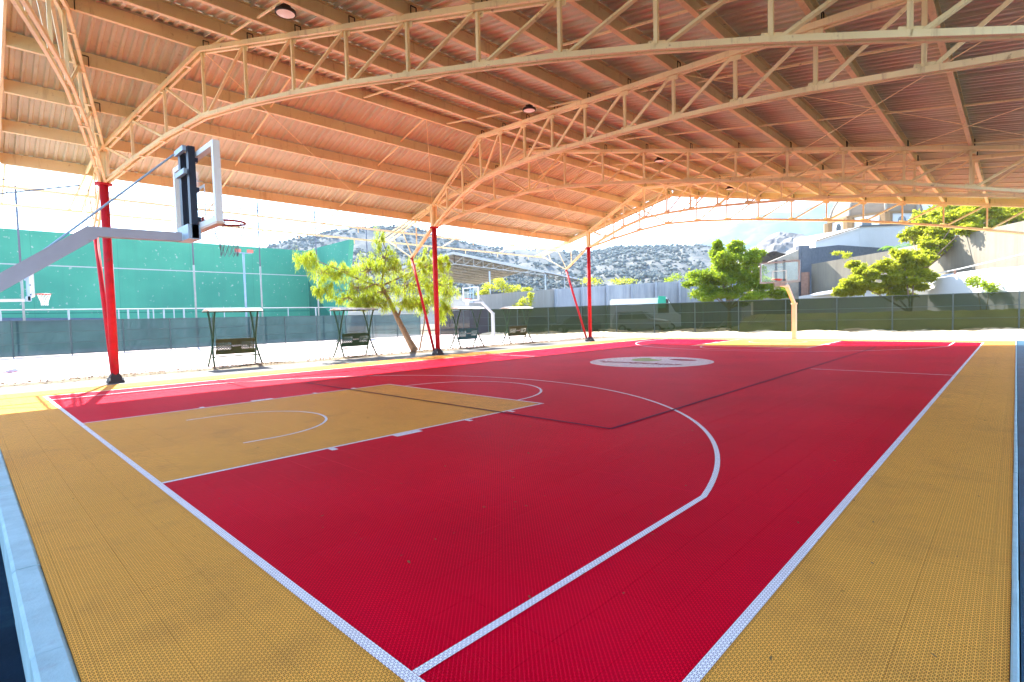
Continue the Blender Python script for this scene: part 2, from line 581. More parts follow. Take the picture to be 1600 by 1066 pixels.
# ------------------------------------------------------------------ the court
court = bpy.data.objects.new("court_floor", None)
COL.objects.link(court)
court["kind"] = "structure"
TX, TY = 0.305, 0.30
MB().box((-.974, -8.48, -.45), (30.0, 9.03, -.014)).build("base_slab", m_slab, court)
tiles = []
fwd = w
FPX = 824.34 * 1024 / 1600
for i in range(-3, 96):
    for j in range(-28, 30):
        x = (i + .5) * TX; y = (j + .5) * TY
        if y > 8.98 or y < -8.46 or x > 29.6: continue
        if x < -.95: continue
        key1 = 0 < x < 19 * TX and abs(y) < 8 * TY
        key2 = 28 - 19 * TX < x < 28 and abs(y) < 8 * TY
        inside = 0 < x < 28.06 and abs(y) < 25 * TY
        kind = 'tan' if (key1 or key2 or not inside) else 'red'
        d = Vector((x, y, 0)) - CP
        dep = d.dot(fwd)
        ar = 0
        if dep > .3:
            sx = d.dot(rr) / dep * FPX; sy = d.dot(uu) / dep * FPX
            if abs(sx) < 512 and abs(sy) < 341:
                ar = 1.0 / dep ** 3
        tiles.append((ar, x, y, kind))
tiles.sort(key=lambda q: -q[0])
def tile_box(mb, x, y, gap=.0006):
    hx = TX / 2 - gap; hy = TY / 2 - gap; e = .0012
    i = len(mb.v)
    mb.v += [(x - hx, y - hy, -.013), (x + hx, y - hy, -.013), (x + hx, y + hy, -.013), (x - hx, y + hy, -.013),
             (x - hx, y - hy, -e / 2), (x + hx, y - hy, -e / 2), (x + hx, y + hy, -e / 2), (x - hx, y + hy, -e / 2),
             (x - hx + e, y - hy + e, 0), (x + hx - e, y - hy + e, 0), (x + hx - e, y + hy - e, 0), (x - hx + e, y + hy - e, 0)]
    for k in range(4):
        k2 = (k + 1) % 4
        mb.f.append((i + k, i + k2, i + 4 + k2, i + 4 + k)); mb.f.append((i + 4 + k, i + 4 + k2, i + 8 + k2, i + 8 + k))
    mb.f.append((i + 8, i + 9, i + 10, i + 11))
MB().box((-.975, -8.46, -.0135), (-.9155, 9.0, -.0008)).build('edge_strip', m_tan, court)
MB().box((-.915, -8.483, -.0135), (29.58, -8.4005, -.0008)).build('edge_strip', m_tan, court)
me_t = {}
for kind, m in (('tan', m_tan), ('red', m_red)):
    q = MB(); tile_box(q, 0, 0); me_t[kind] = q.mesh("tile", m)
rest = {'tan': MB(), 'red': MB()}
for k, (ar, x, y, kind) in enumerate(tiles):
    if k < 300:
        share(me_t[kind], "tile", court, (x, y, random.uniform(-.0002, .0002)))
    else:
        tile_box(rest[kind], x, y)
o = rest['tan'].build("tan_tiles", m_tan, court); o["kind"] = "stuff"
o = rest['red'].build("red_tiles", m_red, court); o["kind"] = "stuff"

def ribbon(pts, wd, z=.004, closed=False):
    mb = MB(); n = len(pts); L = []; Rr = []
    for k in range(n):
        if closed:
            p0 = Vector(pts[(k - 1) % n]); p1 = Vector(pts[(k + 1) % n])
        else:
            p0 = Vector(pts[max(k - 1, 0)]); p1 = Vector(pts[min(k + 1, n - 1)])
        d = (p1 - p0).normalized(); nn = Vector((-d.y, d.x))
        L.append((pts[k][0] + nn.x * wd / 2, pts[k][1] + nn.y * wd / 2, z)); Rr.append((pts[k][0] - nn.x * wd / 2, pts[k][1] - nn.y * wd / 2, z))
    for k in range(n - (0 if closed else 1)):
        k2 = (k + 1) % n
        mb.quad(Rr[k], Rr[k2], L[k2], L[k])
    return mb
def line(name, pts, wd, m, z=.004, closed=False):
    return ribbon(pts, wd, z, closed).build(name, m, court)
def arc(cx, cy, r, a0, a1, n=64):
    return [(cx + r * math.cos(lerp(a0, a1, k / n)), cy + r * math.sin(lerp(a0, a1, k / n))) for k in range(n + 1)]
LW = .05
line("sideline", [(-.03, -7.515), (28.03, -7.515)], .055, m_linew)
line("sideline", [(-.03, 7.515), (28.03, 7.515)], .055, m_linew)
line("baseline", [(.003, -7.486), (.003, 7.486)], .058, m_linew, .0045)
line("baseline", [(27.997, -7.486), (27.997, 7.486)], .058, m_linew, .0045)
aa = math.asin(6.6 / 6.75)
for s in (0, 1):
    f = (lambda L: L) if s == 0 else (lambda L: [(28 - x, -y) for x, y in L])
    xe = 1.575 + 6.75 * math.cos(aa)
    line("three_point_line", f([(.034, -6.6), (xe, -6.6)] + arc(1.575, 0, 6.75, -aa, aa, 90)[1:] + [(.034, 6.6)]), LW, m_linew)
    line("key_line", f([(.034, -2.42), (5.778, -2.42)]), LW, m_linew)
    line("key_line", f([(.034, 2.42), (5.778, 2.42)]), LW, m_linew)
    line("free_throw_line", f([(5.805, -2.45), (5.805, 2.45)]), LW, m_linew, .0045)
    line("free_throw_arc", f(arc(5.84, 0, 1.8, -math.pi / 2, math.pi / 2, 40)), LW, m_linew, .0048)
    line("no_charge_arc", f([(1.2, -1.25)] + arc(1.575, 0, 1.25, -math.pi / 2, math.pi / 2, 30) + [(1.2, 1.25)]), LW * .8, m_linew)
    for sg in (-1, 1):
        for x0, x1 in ((1.75, 1.83), (2.67, 3.09), (3.95, 4.03), (4.88, 4.96)):
            line("lane_mark", f([(x0, sg * 2.51), (x1, sg * 2.51)]), .12, m_linew)
line("centre_line", [(14, -7.485), (14, -4.62)], .05, m_linew)
line("centre_line", [(14, 4.62), (14, 7.485)], .05, m_linew)
vb = [(4.75, -4.54), (23.25, -4.54), (23.25, 4.54), (4.75, 4.54)]
for k in range(4):
    p, q = vb[k], vb[(k + 1) % 4]
    line("volleyball_line", [p, q], .048, m_linek, .0085 + .0004 * (k % 2))
# centre disc with its two drop shapes and a line of script
disc = MB().quad(*[(14 + 1.92 * math.cos(t_), 1.92 * math.sin(t_), .0046) for t_ in [2 * math.pi * k / 72 for k in range(72)]]).build("centre_logo", m_linew, court)
def blob(pts, name, m):
    return MB().quad(*[(14 + x, y, .0092) for x, y in pts]).build(name, m, disc)
def drop(cx, cy, rx, ry, rot, tail):
    out = []
    for k in range(36):
        t_ = 2 * math.pi * k / 36
        x = rx * math.cos(t_); y = ry * math.sin(t_)
        if x > 0: y *= 1 - tail * x / rx
        out.append((cx + x * math.cos(rot) - y * math.sin(rot), cy + x * math.sin(rot) + y * math.cos(rot)))
    return out
def pr_local(pts): return [(x, y) for x, y in pts]
def rf(r_, f_): return (.485 * r_ + .874 * f_, -.874 * r_ + .485 * f_)
blob([rf(-.12 + .48 * math.cos(t_) * (1 - .25 * math.sin(t_)), .72 + .66 * math.sin(t_) - (.35 if .2 < t_ < 1.1 else 0)) for t_ in [2 * math.pi * k / 40 for k in range(40)]], "leaf_mark", m_linegreen)
blob([rf(1.04 + .42 * math.cos(t_), .62 + (.42 * math.sin(t_) if math.sin(t_) < 0 else .2 * math.sin(t_)) - .2 * math.cos(t_)) for t_ in [2 * math.pi * k / 36 for k in range(36)]], "drop_mark", m_linemar)
mbw = MB()
for gl in range(10):
    pts = []
    for k in range(15):
        t_ = k / 14
        v_ = (gl + t_) / 10
        r_ = -1.6 + 2.5 * v_ + .09 * math.sin(4 * math.pi * t_)
        f_ = .05 - 1.25 * v_ + (.26 if gl in (0, 4, 7) else .15) * math.sin(2 * math.pi * t_ + gl)
        x, y = rf(r_, f_)
        pts.append((14 + x, y))
    q = ribbon(pts, .075, .0092)
    i = len(mbw.v); mbw.v += q.v; mbw.f += [tuple(i + z for z in f__) for f__ in q.f]
mbw.build("script_lettering", m_linemar, disc)

# kerbs
def kerb(name, p0, p1, wd, z0, z1, n, label_m):
    k_ = bpy.data.objects.new(name, None); COL.objects.link(k_); k_["kind"] = "structure"
    p0 = Vector(p0); p1 = Vector(p1); d = (p1 - p0); L = d.length; d.normalize()
    side = Vector((-d.y, d.x, 0))
    for i in range(n):
        s0 = L * i / n + .003; s1 = L * (i + 1) / n - .003
        jz = random.uniform(-.003, .003); jx = random.uniform(-.0015, .0015)
        ch = min(.018, abs(wd) / 4)
        cs = math.copysign(ch, wd)
        prof = [(0, z0), (0, z1 - ch), (cs, z1), (wd - cs, z1), (wd, z1 - ch), (wd, z0)]
        poly = [p0 + d * s0 + side * (q[0] + jx) + Vector((0, 0, q[1] + (jz if q[1] > z0 else 0))) for q in prof]
        mb = MB().prism(poly, d * (s1 - s0))
        fixnormals(mb.build("kerb_block", label_m, k_))
    return k_
kerb("end_kerb", (-.976, -9.0, 0), (-.976, 9.0, 0), .14, -.34, .006, 14, m_curb)
kerb("side_kerb", (30.0, -8.513, 0), (-1.13, -8.513, 0), -.028, -.17, .012, 24, m_curb)

# ------------------------------------------------------------------ the roofed canopy
KY = 5.35
def up_z(y): return 6.45 + .35 * (9.75 - y) if y >= KY else 7.97 - .161 * (KY - y)
LOWP = [(9.6, 5.52), (8.3, 5.88), (6.85, 6.22), (5.4, 6.43), (3.92, 6.41), (2.49, 6.31), (1.06, 6.18), (-.37, 6.0), (-1.8, 5.82), (-3.23, 5.62), (-4.66, 5.38), (-6.09, 5.1), (-7.52, 4.78), (-8.95, 4.45), (-9.75, 4.25)]
def low_z(y):
    for (ya, za), (yb, zb) in zip(LOWP, LOWP[1:]):
        if yb <= y <= ya: return lerp(za, zb, (ya - y) / (ya - yb))
    return LOWP[-1][1] if y < 0 else LOWP[0][1]
canopy = thing("court_canopy", (13, 0, 0), "big beige steel canopy of arched trusses and corrugated sheets covering the court", "canopy")
CX = (1.68, 13.1, 24.5)
FE = lambda y: 25.05 + .292 * (9.79 - y)           # far end of the roof
NE = lambda y: -.34 if y >= KY else -.34 - .245 * (KY - y)   # near end
NODES = [9.6, 8.3, 6.85, 5.35] + [KY - 1.43 * k for k in range(1, 11)] + [-9.75]

def truss(xl, xr, label):
    mid = Vector(((xl + xr) / 2, 0, 0))
    tr = bpy.data.objects.new("truss", None); COL.objects.link(tr); tr.parent = canopy
    tr.location = (mid.x - 13, 0, 0)
    if label: tr["label"] = label
    X = lambda y: xl + (xr - xl) * (9.75 - y) / 19.5
    def P(y, z): return (X(y), y, z)
    mb = MB()
    for ya, yb in ((9.75, KY), (KY, -9.75)):
        za, zb = up_z(ya) - .05, up_z(yb) - .05
        for o_ in (-.065, .065):
            mb.bar(P(ya, za), P(yb, zb), .06, .10, off=o_)
    mb.build("upper_chord", m_beige, tr, world=True)
    mb = MB()
    for (ya, za), (yb, zb) in zip(LOWP, LOWP[1:]):
        for o_ in (-.06, .06):
            mb.bar(P(ya + .01, za), P(yb - .01, zb), .055, .085, off=o_)
    mb.build("lower_chord", m_beige, tr, world=True)
    for k, y in enumerate(NODES):
        if 0 < k < len(NODES) - 1:
            MB().bar(P(y, up_z(y) - .1), P(y, low_z(y) + .04), .06, up=(0, 1, 0)).build("vertical", m_beige, tr, world=True)
    for k in range(len(NODES) - 1):
        y0, y1 = NODES[k], NODES[k + 1]
        if k < 3: p, q = P(y0 - .07, up_z(y0 - .07) - .09), P(y1 + .08, low_z(y1 + .08) + .03)
        else: p, q = P(y1 + .07, up_z(y1 + .07) - .09), P(y0 - .1, low_z(y0 - .1) + .03)
        MB().bar(p, q, .055, up=(0, 1, .3)).build("diagonal", m_beige, tr, world=True)
    for k, y in enumerate(NODES[1:-1]):
        MB().bar((X(y) + (xr - xl) / 19.5 * .0, y + .11, up_z(y + .11) - .13), (X(y - .11), y - .11, up_z(y - .11) - .13), .012, .10).build("gusset_plate", m_beige, tr, world=True)
        MB().bar((X(y + .12), y + .12, low_z(y + .12) + .07), (X(y - .12), y - .12, low_z(y - .12) + .07), .012, .09).build("gusset_plate", m_beige, tr, world=True)
    # tie plates between the twin bars of the chord
    mb = MB()
    for t_ in range(4):
        y = lerp(9.0, 5.9, t_ / 3)
        mb.bar((X(y) - .09, y, up_z(y) - .105), (X(y) + .09, y, up_z(y) - .105), .08, .01)
        yy = lerp(8.8, 6.1, t_ / 3)
        mb.bar((X(yy) - .09, yy, low_z(yy) - .05), (X(yy) + .09, yy, low_z(yy) - .05), .07, .01)
    mb.build("tie_plate", m_beige, tr, world=True)["kind"] = "stuff"
    return X
TR = [(1.68, -3.6), (1.68, 7.4), (13.1, 7.4), (13.1, 18.8), (24.5, 18.8), (24.5, 30.2)]
XF = [truss(xl, xr, None) for xl, xr in TR]

# columns
def column(x, y0, sgn, zt, zs):
    cl = bpy.data.objects.new("column", None); COL.objects.link(cl); cl.parent = canopy
    cl.location = (x - 13, y0, 0)
    q = MB()
    n = 12
    q.tube([(0, 0, .2), (0, 0, zs)], .105, n)
    q.build("shaft", m_redsteel, cl, True)
    q = MB(); q.lathe([(.26, -.02), (.26, .02), (.11, .27), (.0, .27)], 4)
    o = q.build("base", m_darksteel, cl); o.rotation_euler = (0, 0, math.pi / 4)
    for bx_, by_ in ((.15, .15), (-.15, .15), (.15, -.15), (-.15, -.15)):
        MB().tube([(bx_, by_, .05), (bx_, by_, .13)], .022, 6).build("anchor_bolt", m_galv, cl)
    q = MB(); q.lathe([(.0, zs - .06), (.2, zs - .05), (.2, zs), (0, zs)], 12); q.build("cap_plate", m_redsteel, cl)
    q = MB()
    q.bar((-.1, 0, zs), (-.1, 0, zt), .07, .16, up=(0, 1, 0)); q.bar((.1, 0, zs), (.1, 0, zt), .07, .16, up=(0, 1, 0)); q.bar((0, .0, zs), (0, .0, zt), .13, .02, up=(0, 1, 0))
    q.build("head_post", m_beige, cl)
    # raking strut and the unroofed bracket it holds up
    st = (0, sgn * 1.70, zs - 1.15)
    q = MB(); q.tube([(0, sgn * .22, .02), st], .062, 10); q.build("raking_strut", m_redsteel, cl, True)
    q = MB(); q.lathe([(.12, 0), (.12, .1), (.06, .22), (0, .22)], 6, (0, sgn * .22, -.015)); q.build("strut_foot", m_darksteel, cl)
    tip = (0, sgn * 3.9, zt - 1.1)
    for dx in (-.32, 0, .32):
        q = MB(); q.bar((dx * .3, 0, zt - .05), (dx, tip[1], tip[2]), .05, .08); q.build("bracket_chord", m_beige, cl)
    q = MB()
    for dx in (-.05, .05): q.bar((dx, sgn * .05, zs + .03), (dx, st[1], st[2]), .05, .09)
    q.build("bracket_arm", m_beige, cl)
    q = MB(); q.bar(st, (0, tip[1] * .93, tip[2] - .02), .05); q.build("bracket_arm", m_beige, cl)
    f1 = lambda t_: (0, sgn * 3.9 * t_, lerp(zt - .05, tip[2], t_))
    f2 = lambda t_: (0, lerp(.05 * sgn, st[1], t_), lerp(zs + .03, st[2], t_))
    for pa, pb in ((f1(.33), f2(.75)), (f1(.33), f2(.2)), (f1(.62), f2(.97)), (f1(.80), (0, lerp(st[1], tip[1] * .93, .6), lerp(st[2], tip[2], .6)))):
        q = MB(); q.bar(pa, pb, .04, up=(0, 1, .3)); q.build("bracket_web", m_beige, cl)
    return cl
for x in CX:
    column(x, 9.75, 1, 6.45, 5.5)
for x in (-3.6, 7.4, 18.8, 30.2):
    column(x, -9.75, -1, 5.55, 4.2)

# purlins: C sections running the length of the roof
PY = [11.15, 9.75, 8.3, 6.85, 5.40] + [KY - 1.43 * k for k in range(1, 12)]
def purlin(y, z, x0, x1, ht=.29):
    t_ = .008; fl = .09
    sg = 1 if y > KY else -1
    prof = [(0, 0), (fl, 0), (fl, .025), (fl - t_, .025), (fl - t_, t_), (t_, t_), (t_, ht - t_), (fl - t_, ht - t_), (fl - t_, ht - .025), (fl, ht - .025), (fl, ht), (0, ht)]
    poly = [(x0, y + sg * (q[0] - .045), z + q[1]) for q in prof]
    mb = MB().prism(poly, (x1 - x0, 0, 0))
    return fixnormals(mb.build("purlin", m_purlin, canopy, world=True))
for y in PY:
    purlin(y, up_z(y) + .004, NE(y) + .05, FE(y) - .05)
# hooks that hold the purlins on the trusses
q = MB()
for dx in (-.06, .06):
    q.tube([(dx, 0, -.02), (dx, 0, .2)], .011, 6)
q.tube([(-.06, 0, .2), (.06, 0, .2)], .011, 6)
me_hook = q.mesh("purlin_hook", m_darksteel)
for X in XF:
    for y in PY[1:]:
        if y > -9.7: share(me_hook, "purlin_hook", canopy, (X(y) - 13 + .1, y - .075, up_z(y)))
# sag bars between purlins
for xs in (5.1, 9.45, 16.6, 20.9):
    for k in range(0, 4):
        ya, yb = PY[k], PY[k + 1]
        MB().bar((xs, ya - .05, up_z(ya) + .16), (xs, yb + .05, up_z(yb) + .03), .035, .035).build("sag_bar", m_beige, canopy, world=True)
for xs in (3.1, 7.2, 10.3, 14.28, 18.0, 21.6):
    for k in range(4, len(PY) - 1):
        ya, yb = PY[k], PY[k + 1]
        if NE(ya) < xs < FE(ya):
            MB().bar((xs, ya - .05, up_z(ya) + .06), (xs, yb + .05, up_z(yb) + .1), .035, .035).build("sag_bar", m_beige, canopy, world=True)
# tension rods under the slope
for p, q_ in (((3.0, 5.4), (9.2, 9.7)), ((9.5, 5.4), (13.0, 9.7)), ((14.7, 5.4), (22.8, 9.7)), ((18.0, -3.0), (9.0, -8.9)), ((9.3, -3.2), (17.6, -8.9)), ((20.6, -4.0), (14.0, -8.9))):
    MB().tube([(p[0], p[1], up_z(p[1]) - .02), (q_[0], q_[1], up_z(q_[1]) - .02)], .009, 6).build("tension_rod", m_beige, canopy, world=True)

# corrugated roof sheets, each a part
PER = .2
def sheet(x0, x1, ya, yb, lift):
    mb = MB()
    xs = []
    n = int(round((x1 - x0) / PER))
    for k in range(n):
        b0 = x0 + k * PER
        xs += [(b0, 0), (b0 + .06, 0), (b0 + .085, .035), (b0 + .175, .035)]
    xs.append((x0 + n * PER, 0)); xs.append((x0 + n * PER + .004, -.03)); xs.append((x0 + n * PER + .03, -.03))
    for (x, dz) in xs:
        for y in (ya, yb):
            mb.v.append((x, y, up_z(y) + .302 + dz + lift))
    for k in range(len(xs) - 1):
        mb.f.append((2 * k, 2 * k + 2, 2 * k + 3, 2 * k + 1))
    o = mb.build("roof_sheet", m_sheet, canopy, world=True)
    return o
def cut(o, xa, ya, xb, yb, keep_low):
    """cut a sheet along the slanting roof end"""
    bm = bmesh.new(); bm.from_mesh(o.data)
    n = Vector((yb - ya, -(xb - xa), 0)).normalized()
    if n.x < 0: n = -n
    bmesh.ops.bisect_plane(bm, geom=bm.verts[:] + bm.edges[:] + bm.faces[:], plane_co=Vector((xa - 13, ya, 0)), plane_no=n, clear_outer=keep_low, clear_inner=not keep_low)
    empty = not bm.faces
    bm.to_mesh(o.data); bm.free()
    if empty: bpy.data.objects.remove(o)
for ya, yb in ((11.5, KY + .01), (KY - .01, -10.6)):
    x = -6.0
    k = 0
    while x < 32:
        x1 = x + 1.0
        if x1 > min(NE(ya), NE(yb)) - .02 and x < max(FE(ya), FE(yb)):
            o = sheet(x, x1, ya, yb, .003 * (k % 2))
            if x < max(NE(ya), NE(yb)) + .05: 
                cut(o, NE(ya), ya, NE(yb), yb, False)
                if o.name not in bpy.data.objects: x = x1; k += 1; continue
            if x1 > min(FE(ya), FE(yb)): cut(o, FE(ya), ya, FE(yb), yb, True)
        x = x1; k += 1
# end beams, eave flashing, ridge cap
for fn, nm in ((FE, "end_beam"), (NE, "end_beam")):
    for ya, yb in ((11.4, KY), (KY, -10.5)):
        MB().bar((fn(ya), ya, up_z(ya) + .15), (fn(yb), yb, up_z(yb) + .15), .05, .32).build(nm, m_purlin, canopy, world=True)
MB().box((NE(11), 11.5, up_z(11.5) + .24), (FE(11.5), 11.53, up_z(11.5) + .36)).build("eave_flashing", m_white, canopy, world=True)
mb = MB()
mb.quad((NE(KY), KY + .35, up_z(KY + .35) + .355), (FE(KY), KY + .35, up_z(KY + .35) + .355), (FE(KY), KY, up_z(KY) + .365), (NE(KY), KY, up_z(KY) + .365))
mb.quad((NE(KY), KY, up_z(KY) + .365), (FE(KY), KY, up_z(KY) + .365), (FE(KY), KY - .35, up_z(KY - .35) + .36), (NE(KY), KY - .35, up_z(KY - .35) + .36))
mb.build("ridge_cap", m_sheet, canopy, world=True)
mb = MB()
for ya, yb in ((KY + .12, KY), (KY, KY - .12)):
    mb.quad((NE(KY) + .02, ya, up_z(ya) + .292), (FE(KY) - .1, ya, up_z(ya) + .292), (FE(KY) - .1, yb, up_z(yb) + .292), (NE(KY) + .02, yb, up_z(yb) + .292))
mb.build("ridge_closer", m_sheet, canopy, world=True)
# the unroofed rails outside the eave
for y, z in ((12.45, 5.62), (13.6, 5.31)):
    MB().bar((-1.2, y, z), (25.2, y, z), .06, .07).build("outer_rail", m_beige, canopy, world=True)
    for x in (2.6, 4.2, 6.9, 8.4, 11.0, 15.2, 17.8, 20.3, 23.0):
        MB().bar((x + (y - 12.4) * .4, y, z), (x + .02 + (y - 12.4) * .4, y + .02, z - .22), .03).build("rail_stub", m_beige, canopy, world=True)
for x in (-.2, 5.1, 9.45, 16.6, 20.9):
    MB().bar((x, 11.2, 5.98), (x, 13.6, 5.33), .045).build("rail_tie", m_beige, canopy, world=True)
MB().tube([(-1.5, 12.0, 5.72), (25, 12.0, 5.74)], .012, 6).build("outer_wire", m_wire, canopy, world=True)
MB().tube([(-1.3, 13.6, 5.3), (1.4, 11.6, 5.75)], .02, 6).build("rail_tie", m_wire, canopy, world=True)

# high-bay lamps
LL = [(3.25, 1.5, "round black high-bay lamp nearest the camera, above the first truss"),
      (10.1, 1.5, "round black high-bay lamp second from the camera, above the middle truss"),
      (17.4, 1.4, "round black high-bay lamp third from the camera, in the centre of the roof"),
      (24.2, 1.4, "small round black high-bay lamp farthest from the camera, near the open end of the roof")]
lamp0 = None
for x, y, lab in LL:
    z = up_z(y) + .0
    if lamp0 is None:
        lamp0 = thing("high_bay_lamp", (x, y, z), lab, "lamp", "high-bay lamps under the roof")
        q = MB(); q.lathe([(.0, .11), (.10, .11), (.12, .05), (.185, .03), (.19, -.015), (.165, -.03), (.165, -.02)], 28); q.build("housing", m_darksteel, lamp0, True)
        q = MB(); q.lathe([(.165, -.022), (.12, -.027), (0.0001, -.03)], 28); q.build("diffuser", m_lens, lamp0, True)
        q = MB()
        for j in range(8):
            an = j * math.pi / 4
            q.box((-.006 + .09 * math.cos(an), -.006 + .09 * math.sin(an), .05), (.006 + .09 * math.cos(an), .006 + .09 * math.sin(an), .13))
        q.build("cooling_fins", m_darksteel, lamp0)
        q = MB(); q.tube([(0, 0, .1), (0, 0, .3)], .012, 6); q.build("hanger", m_darksteel, lamp0)
    else:
        o = copy_tree(lamp0); o.location = (x, y, z); o["label"] = lab

# ------------------------------------------------------------------ basketball hoops
def hoop(name, loc, rotz, label, m_pole, m_board, m_frame, detail=True, glass=True, group=None, pad=None, zarm=0):
    t = thing(name, loc, label, "basketball hoop", group)
    t.rotation_euler = (0, 0, rotz)
    # local frame: +x from pole to court; baseline at x = 1.05
    q = MB(); q.bar((-.16, 0, -.3), (-.16, 0, 1.9), .2, .2, up=(0, 1, 0)); q.build("pole", m_pole, t)
    q = MB(); q.bar((-.2, 0, 1.83), (1.02, 0, 2.76), .13, .17, up=(0, 0, 1)); q.build("sloping_arm", m_pole, t)
    q = MB(); q.bar((.98, 0, 2.76), (2.0, 0, 2.78), .12, .12); q.build("level_arm", m_pole, t)
    q = MB(); q.lathe([(.16, 0), (.16, .08), (0, .08)], 8, (-.16, 0, 1.83)); q.build("joint_collar", m_pole, t)
    q = MB(); q.tube([(.2, 0, 2.15), (1.97, 0, 3.92)], .013, 8); q.build("brace_rod", m_bluegrey if detail else m_pole, t)
    # board
    bx = 2.25; z0, z1 = 2.9, 3.95; hw = .92; th = .085
    q = MB()
    for sy in (-1, 1): q.bar((bx - .03, sy * (hw - .035), z0), (bx - .03, sy * (hw - .035), z1), .07, th, up=(1, 0, 0))
    q.bar((bx - .03, -hw + .07, z0 + .035), (bx - .03, hw - .07, z0 + .035), th, .07); q.bar((bx - .03, -hw + .07, z1 - .035), (bx - .03, hw - .07, z1 - .035), th, .07)
    bd = q.build("board_frame", m_frame, t)
    if glass:
        q = MB(); q.box((bx - .008, -hw + .07, z0 + .07), (bx + .004, hw - .07, z1 - .07)); q.build("board_glass", m_glass, t)
        q = MB()
        for sy in (-.3, .3): q.box((bx - .0105, sy - .02, 3.05), (bx - .0085, sy + .02, 3.5))
        q.box((bx - .0105, -.28, 3.46), (bx - .0085, .28, 3.5)); q.build("target_square", m_white, t)
    else:
        q = MB(); q.box((bx - .02, -hw + .07, z0 + .07), (bx + .005, hw - .07, z1 - .07)); q.build("board_panel", m_board, t)
        q = MB()
        for sy in (-.3, .3): q.box((bx + .0055, sy - .02, 3.05), (bx + .008, sy + .02, 3.5))
        q.box((bx + .0055, -.28, 3.46), (bx + .008, .28, 3.5)); q.build("target_square", m_rim, t)
    # back mount: two uprights and cross bars
    q = MB()
    for sy in (-1, 1):
        q.bar((bx - .13, sy * .19, z0 - .15), (bx - .13, sy * .19, z1 + .06), .10, .085, up=(1, 0, 0))
    mt = q.build("back_mount", m_black if detail else m_bluegrey, t)
    for z in (z1 + .03, z1 - .28):
        MB().bar((bx - .205, -.2, z), (bx - .205, .2, z), .045, .07).build("cross_bar", m_bluegrey, mt)
    MB().bar((bx - .14, -.24, z0 - .06), (bx - .14, .24, z0 - .06), .16, .2).build("hinge_block", m_bluegrey, mt)
    for sy in (-1, 1):
        for z in (z0 + .12, z1 - .12, (z0 + z1) / 2):
            MB().box((bx - .09, sy * .19 - .05, z - .03), (bx - .055, sy * .19 + .05, z + .03)).build("mount_bracket", m_black, mt)
    if pad:
        q = MB(); q.box((bx - .07, -hw, z0 - .03), (bx + .03, hw, z0 - .002)); q.build("edge_pad", pad, t)
    # rim and net
    rc = (bx + .375 + .0, 0, 3.05); R_ = .23
    pts = [(rc[0] + R_ * math.cos(k * math.pi / 16), R_ * math.sin(k * math.pi / 16), 3.05) for k in range(33)]
    q = MB(); q.tube(pts, .017 if detail else .02, 8, cap=False); q.box((bx + .005, -.09, 2.99), (bx + .03, .09, 3.08))
    q.bar((bx + .02, -.06, 3.04), (rc[0] - R_ + .02, -.06, 3.05), .02); q.bar((bx + .02, .06, 3.04), (rc[0] - R_ + .02, .06, 3.05), .02)
    rim = q.build("rim", m_rim, t, True)
    q = MB(); n = 12
    prof = [(.225, 3.03), (.20, 2.94), (.165, 2.84), (.13, 2.73), (.115, 2.64), (.12, 2.56)]
    rad = .0032 if detail else .007
    for j in range(n):
        for sgn in (-1, 1):
            pts = []
            for k, (r_, z_) in enumerate(prof):
                an = 2 * math.pi * (j + sgn * k * .5) / n
                pts.append((rc[0] + r_ * math.cos(an), r_ * math.sin(an), z_))
            q.tube(pts, rad, 4, cap=False)
    q.build("net", m_netgrey if detail else m_net, rim)
    return t
hoop("basketball_hoop", (-1.06, 0, 0), 0, "near glass basketball board with black back mount, hung from a lilac grey arm at left", m_hoopgrey, m_white, m_white, pad=m_peach, group="hoops of the covered court")
hoop("basketball_hoop", (29.06, 0, 0), math.pi, "far glass basketball board on a peach pole in front of the dark green fence", m_peach, m_white, m_bluegrey, group="hoops of the covered court")
hoop("basketball_hoop", (-1.25, 22.4, 0), 0, "small white basketball board with a white net in front of the green wall at left", m_oldwhite, m_white, m_oldwhite, detail=False, glass=False, group="hoops of the sunlit court")
hoop("basketball_hoop", (29.06, 22.8, 0), math.pi, "white framed basketball board behind the leafy tree, on a white pole by the fence", m_oldwhite, m_white, m_white, detail=False, group="hoops of the sunlit court")

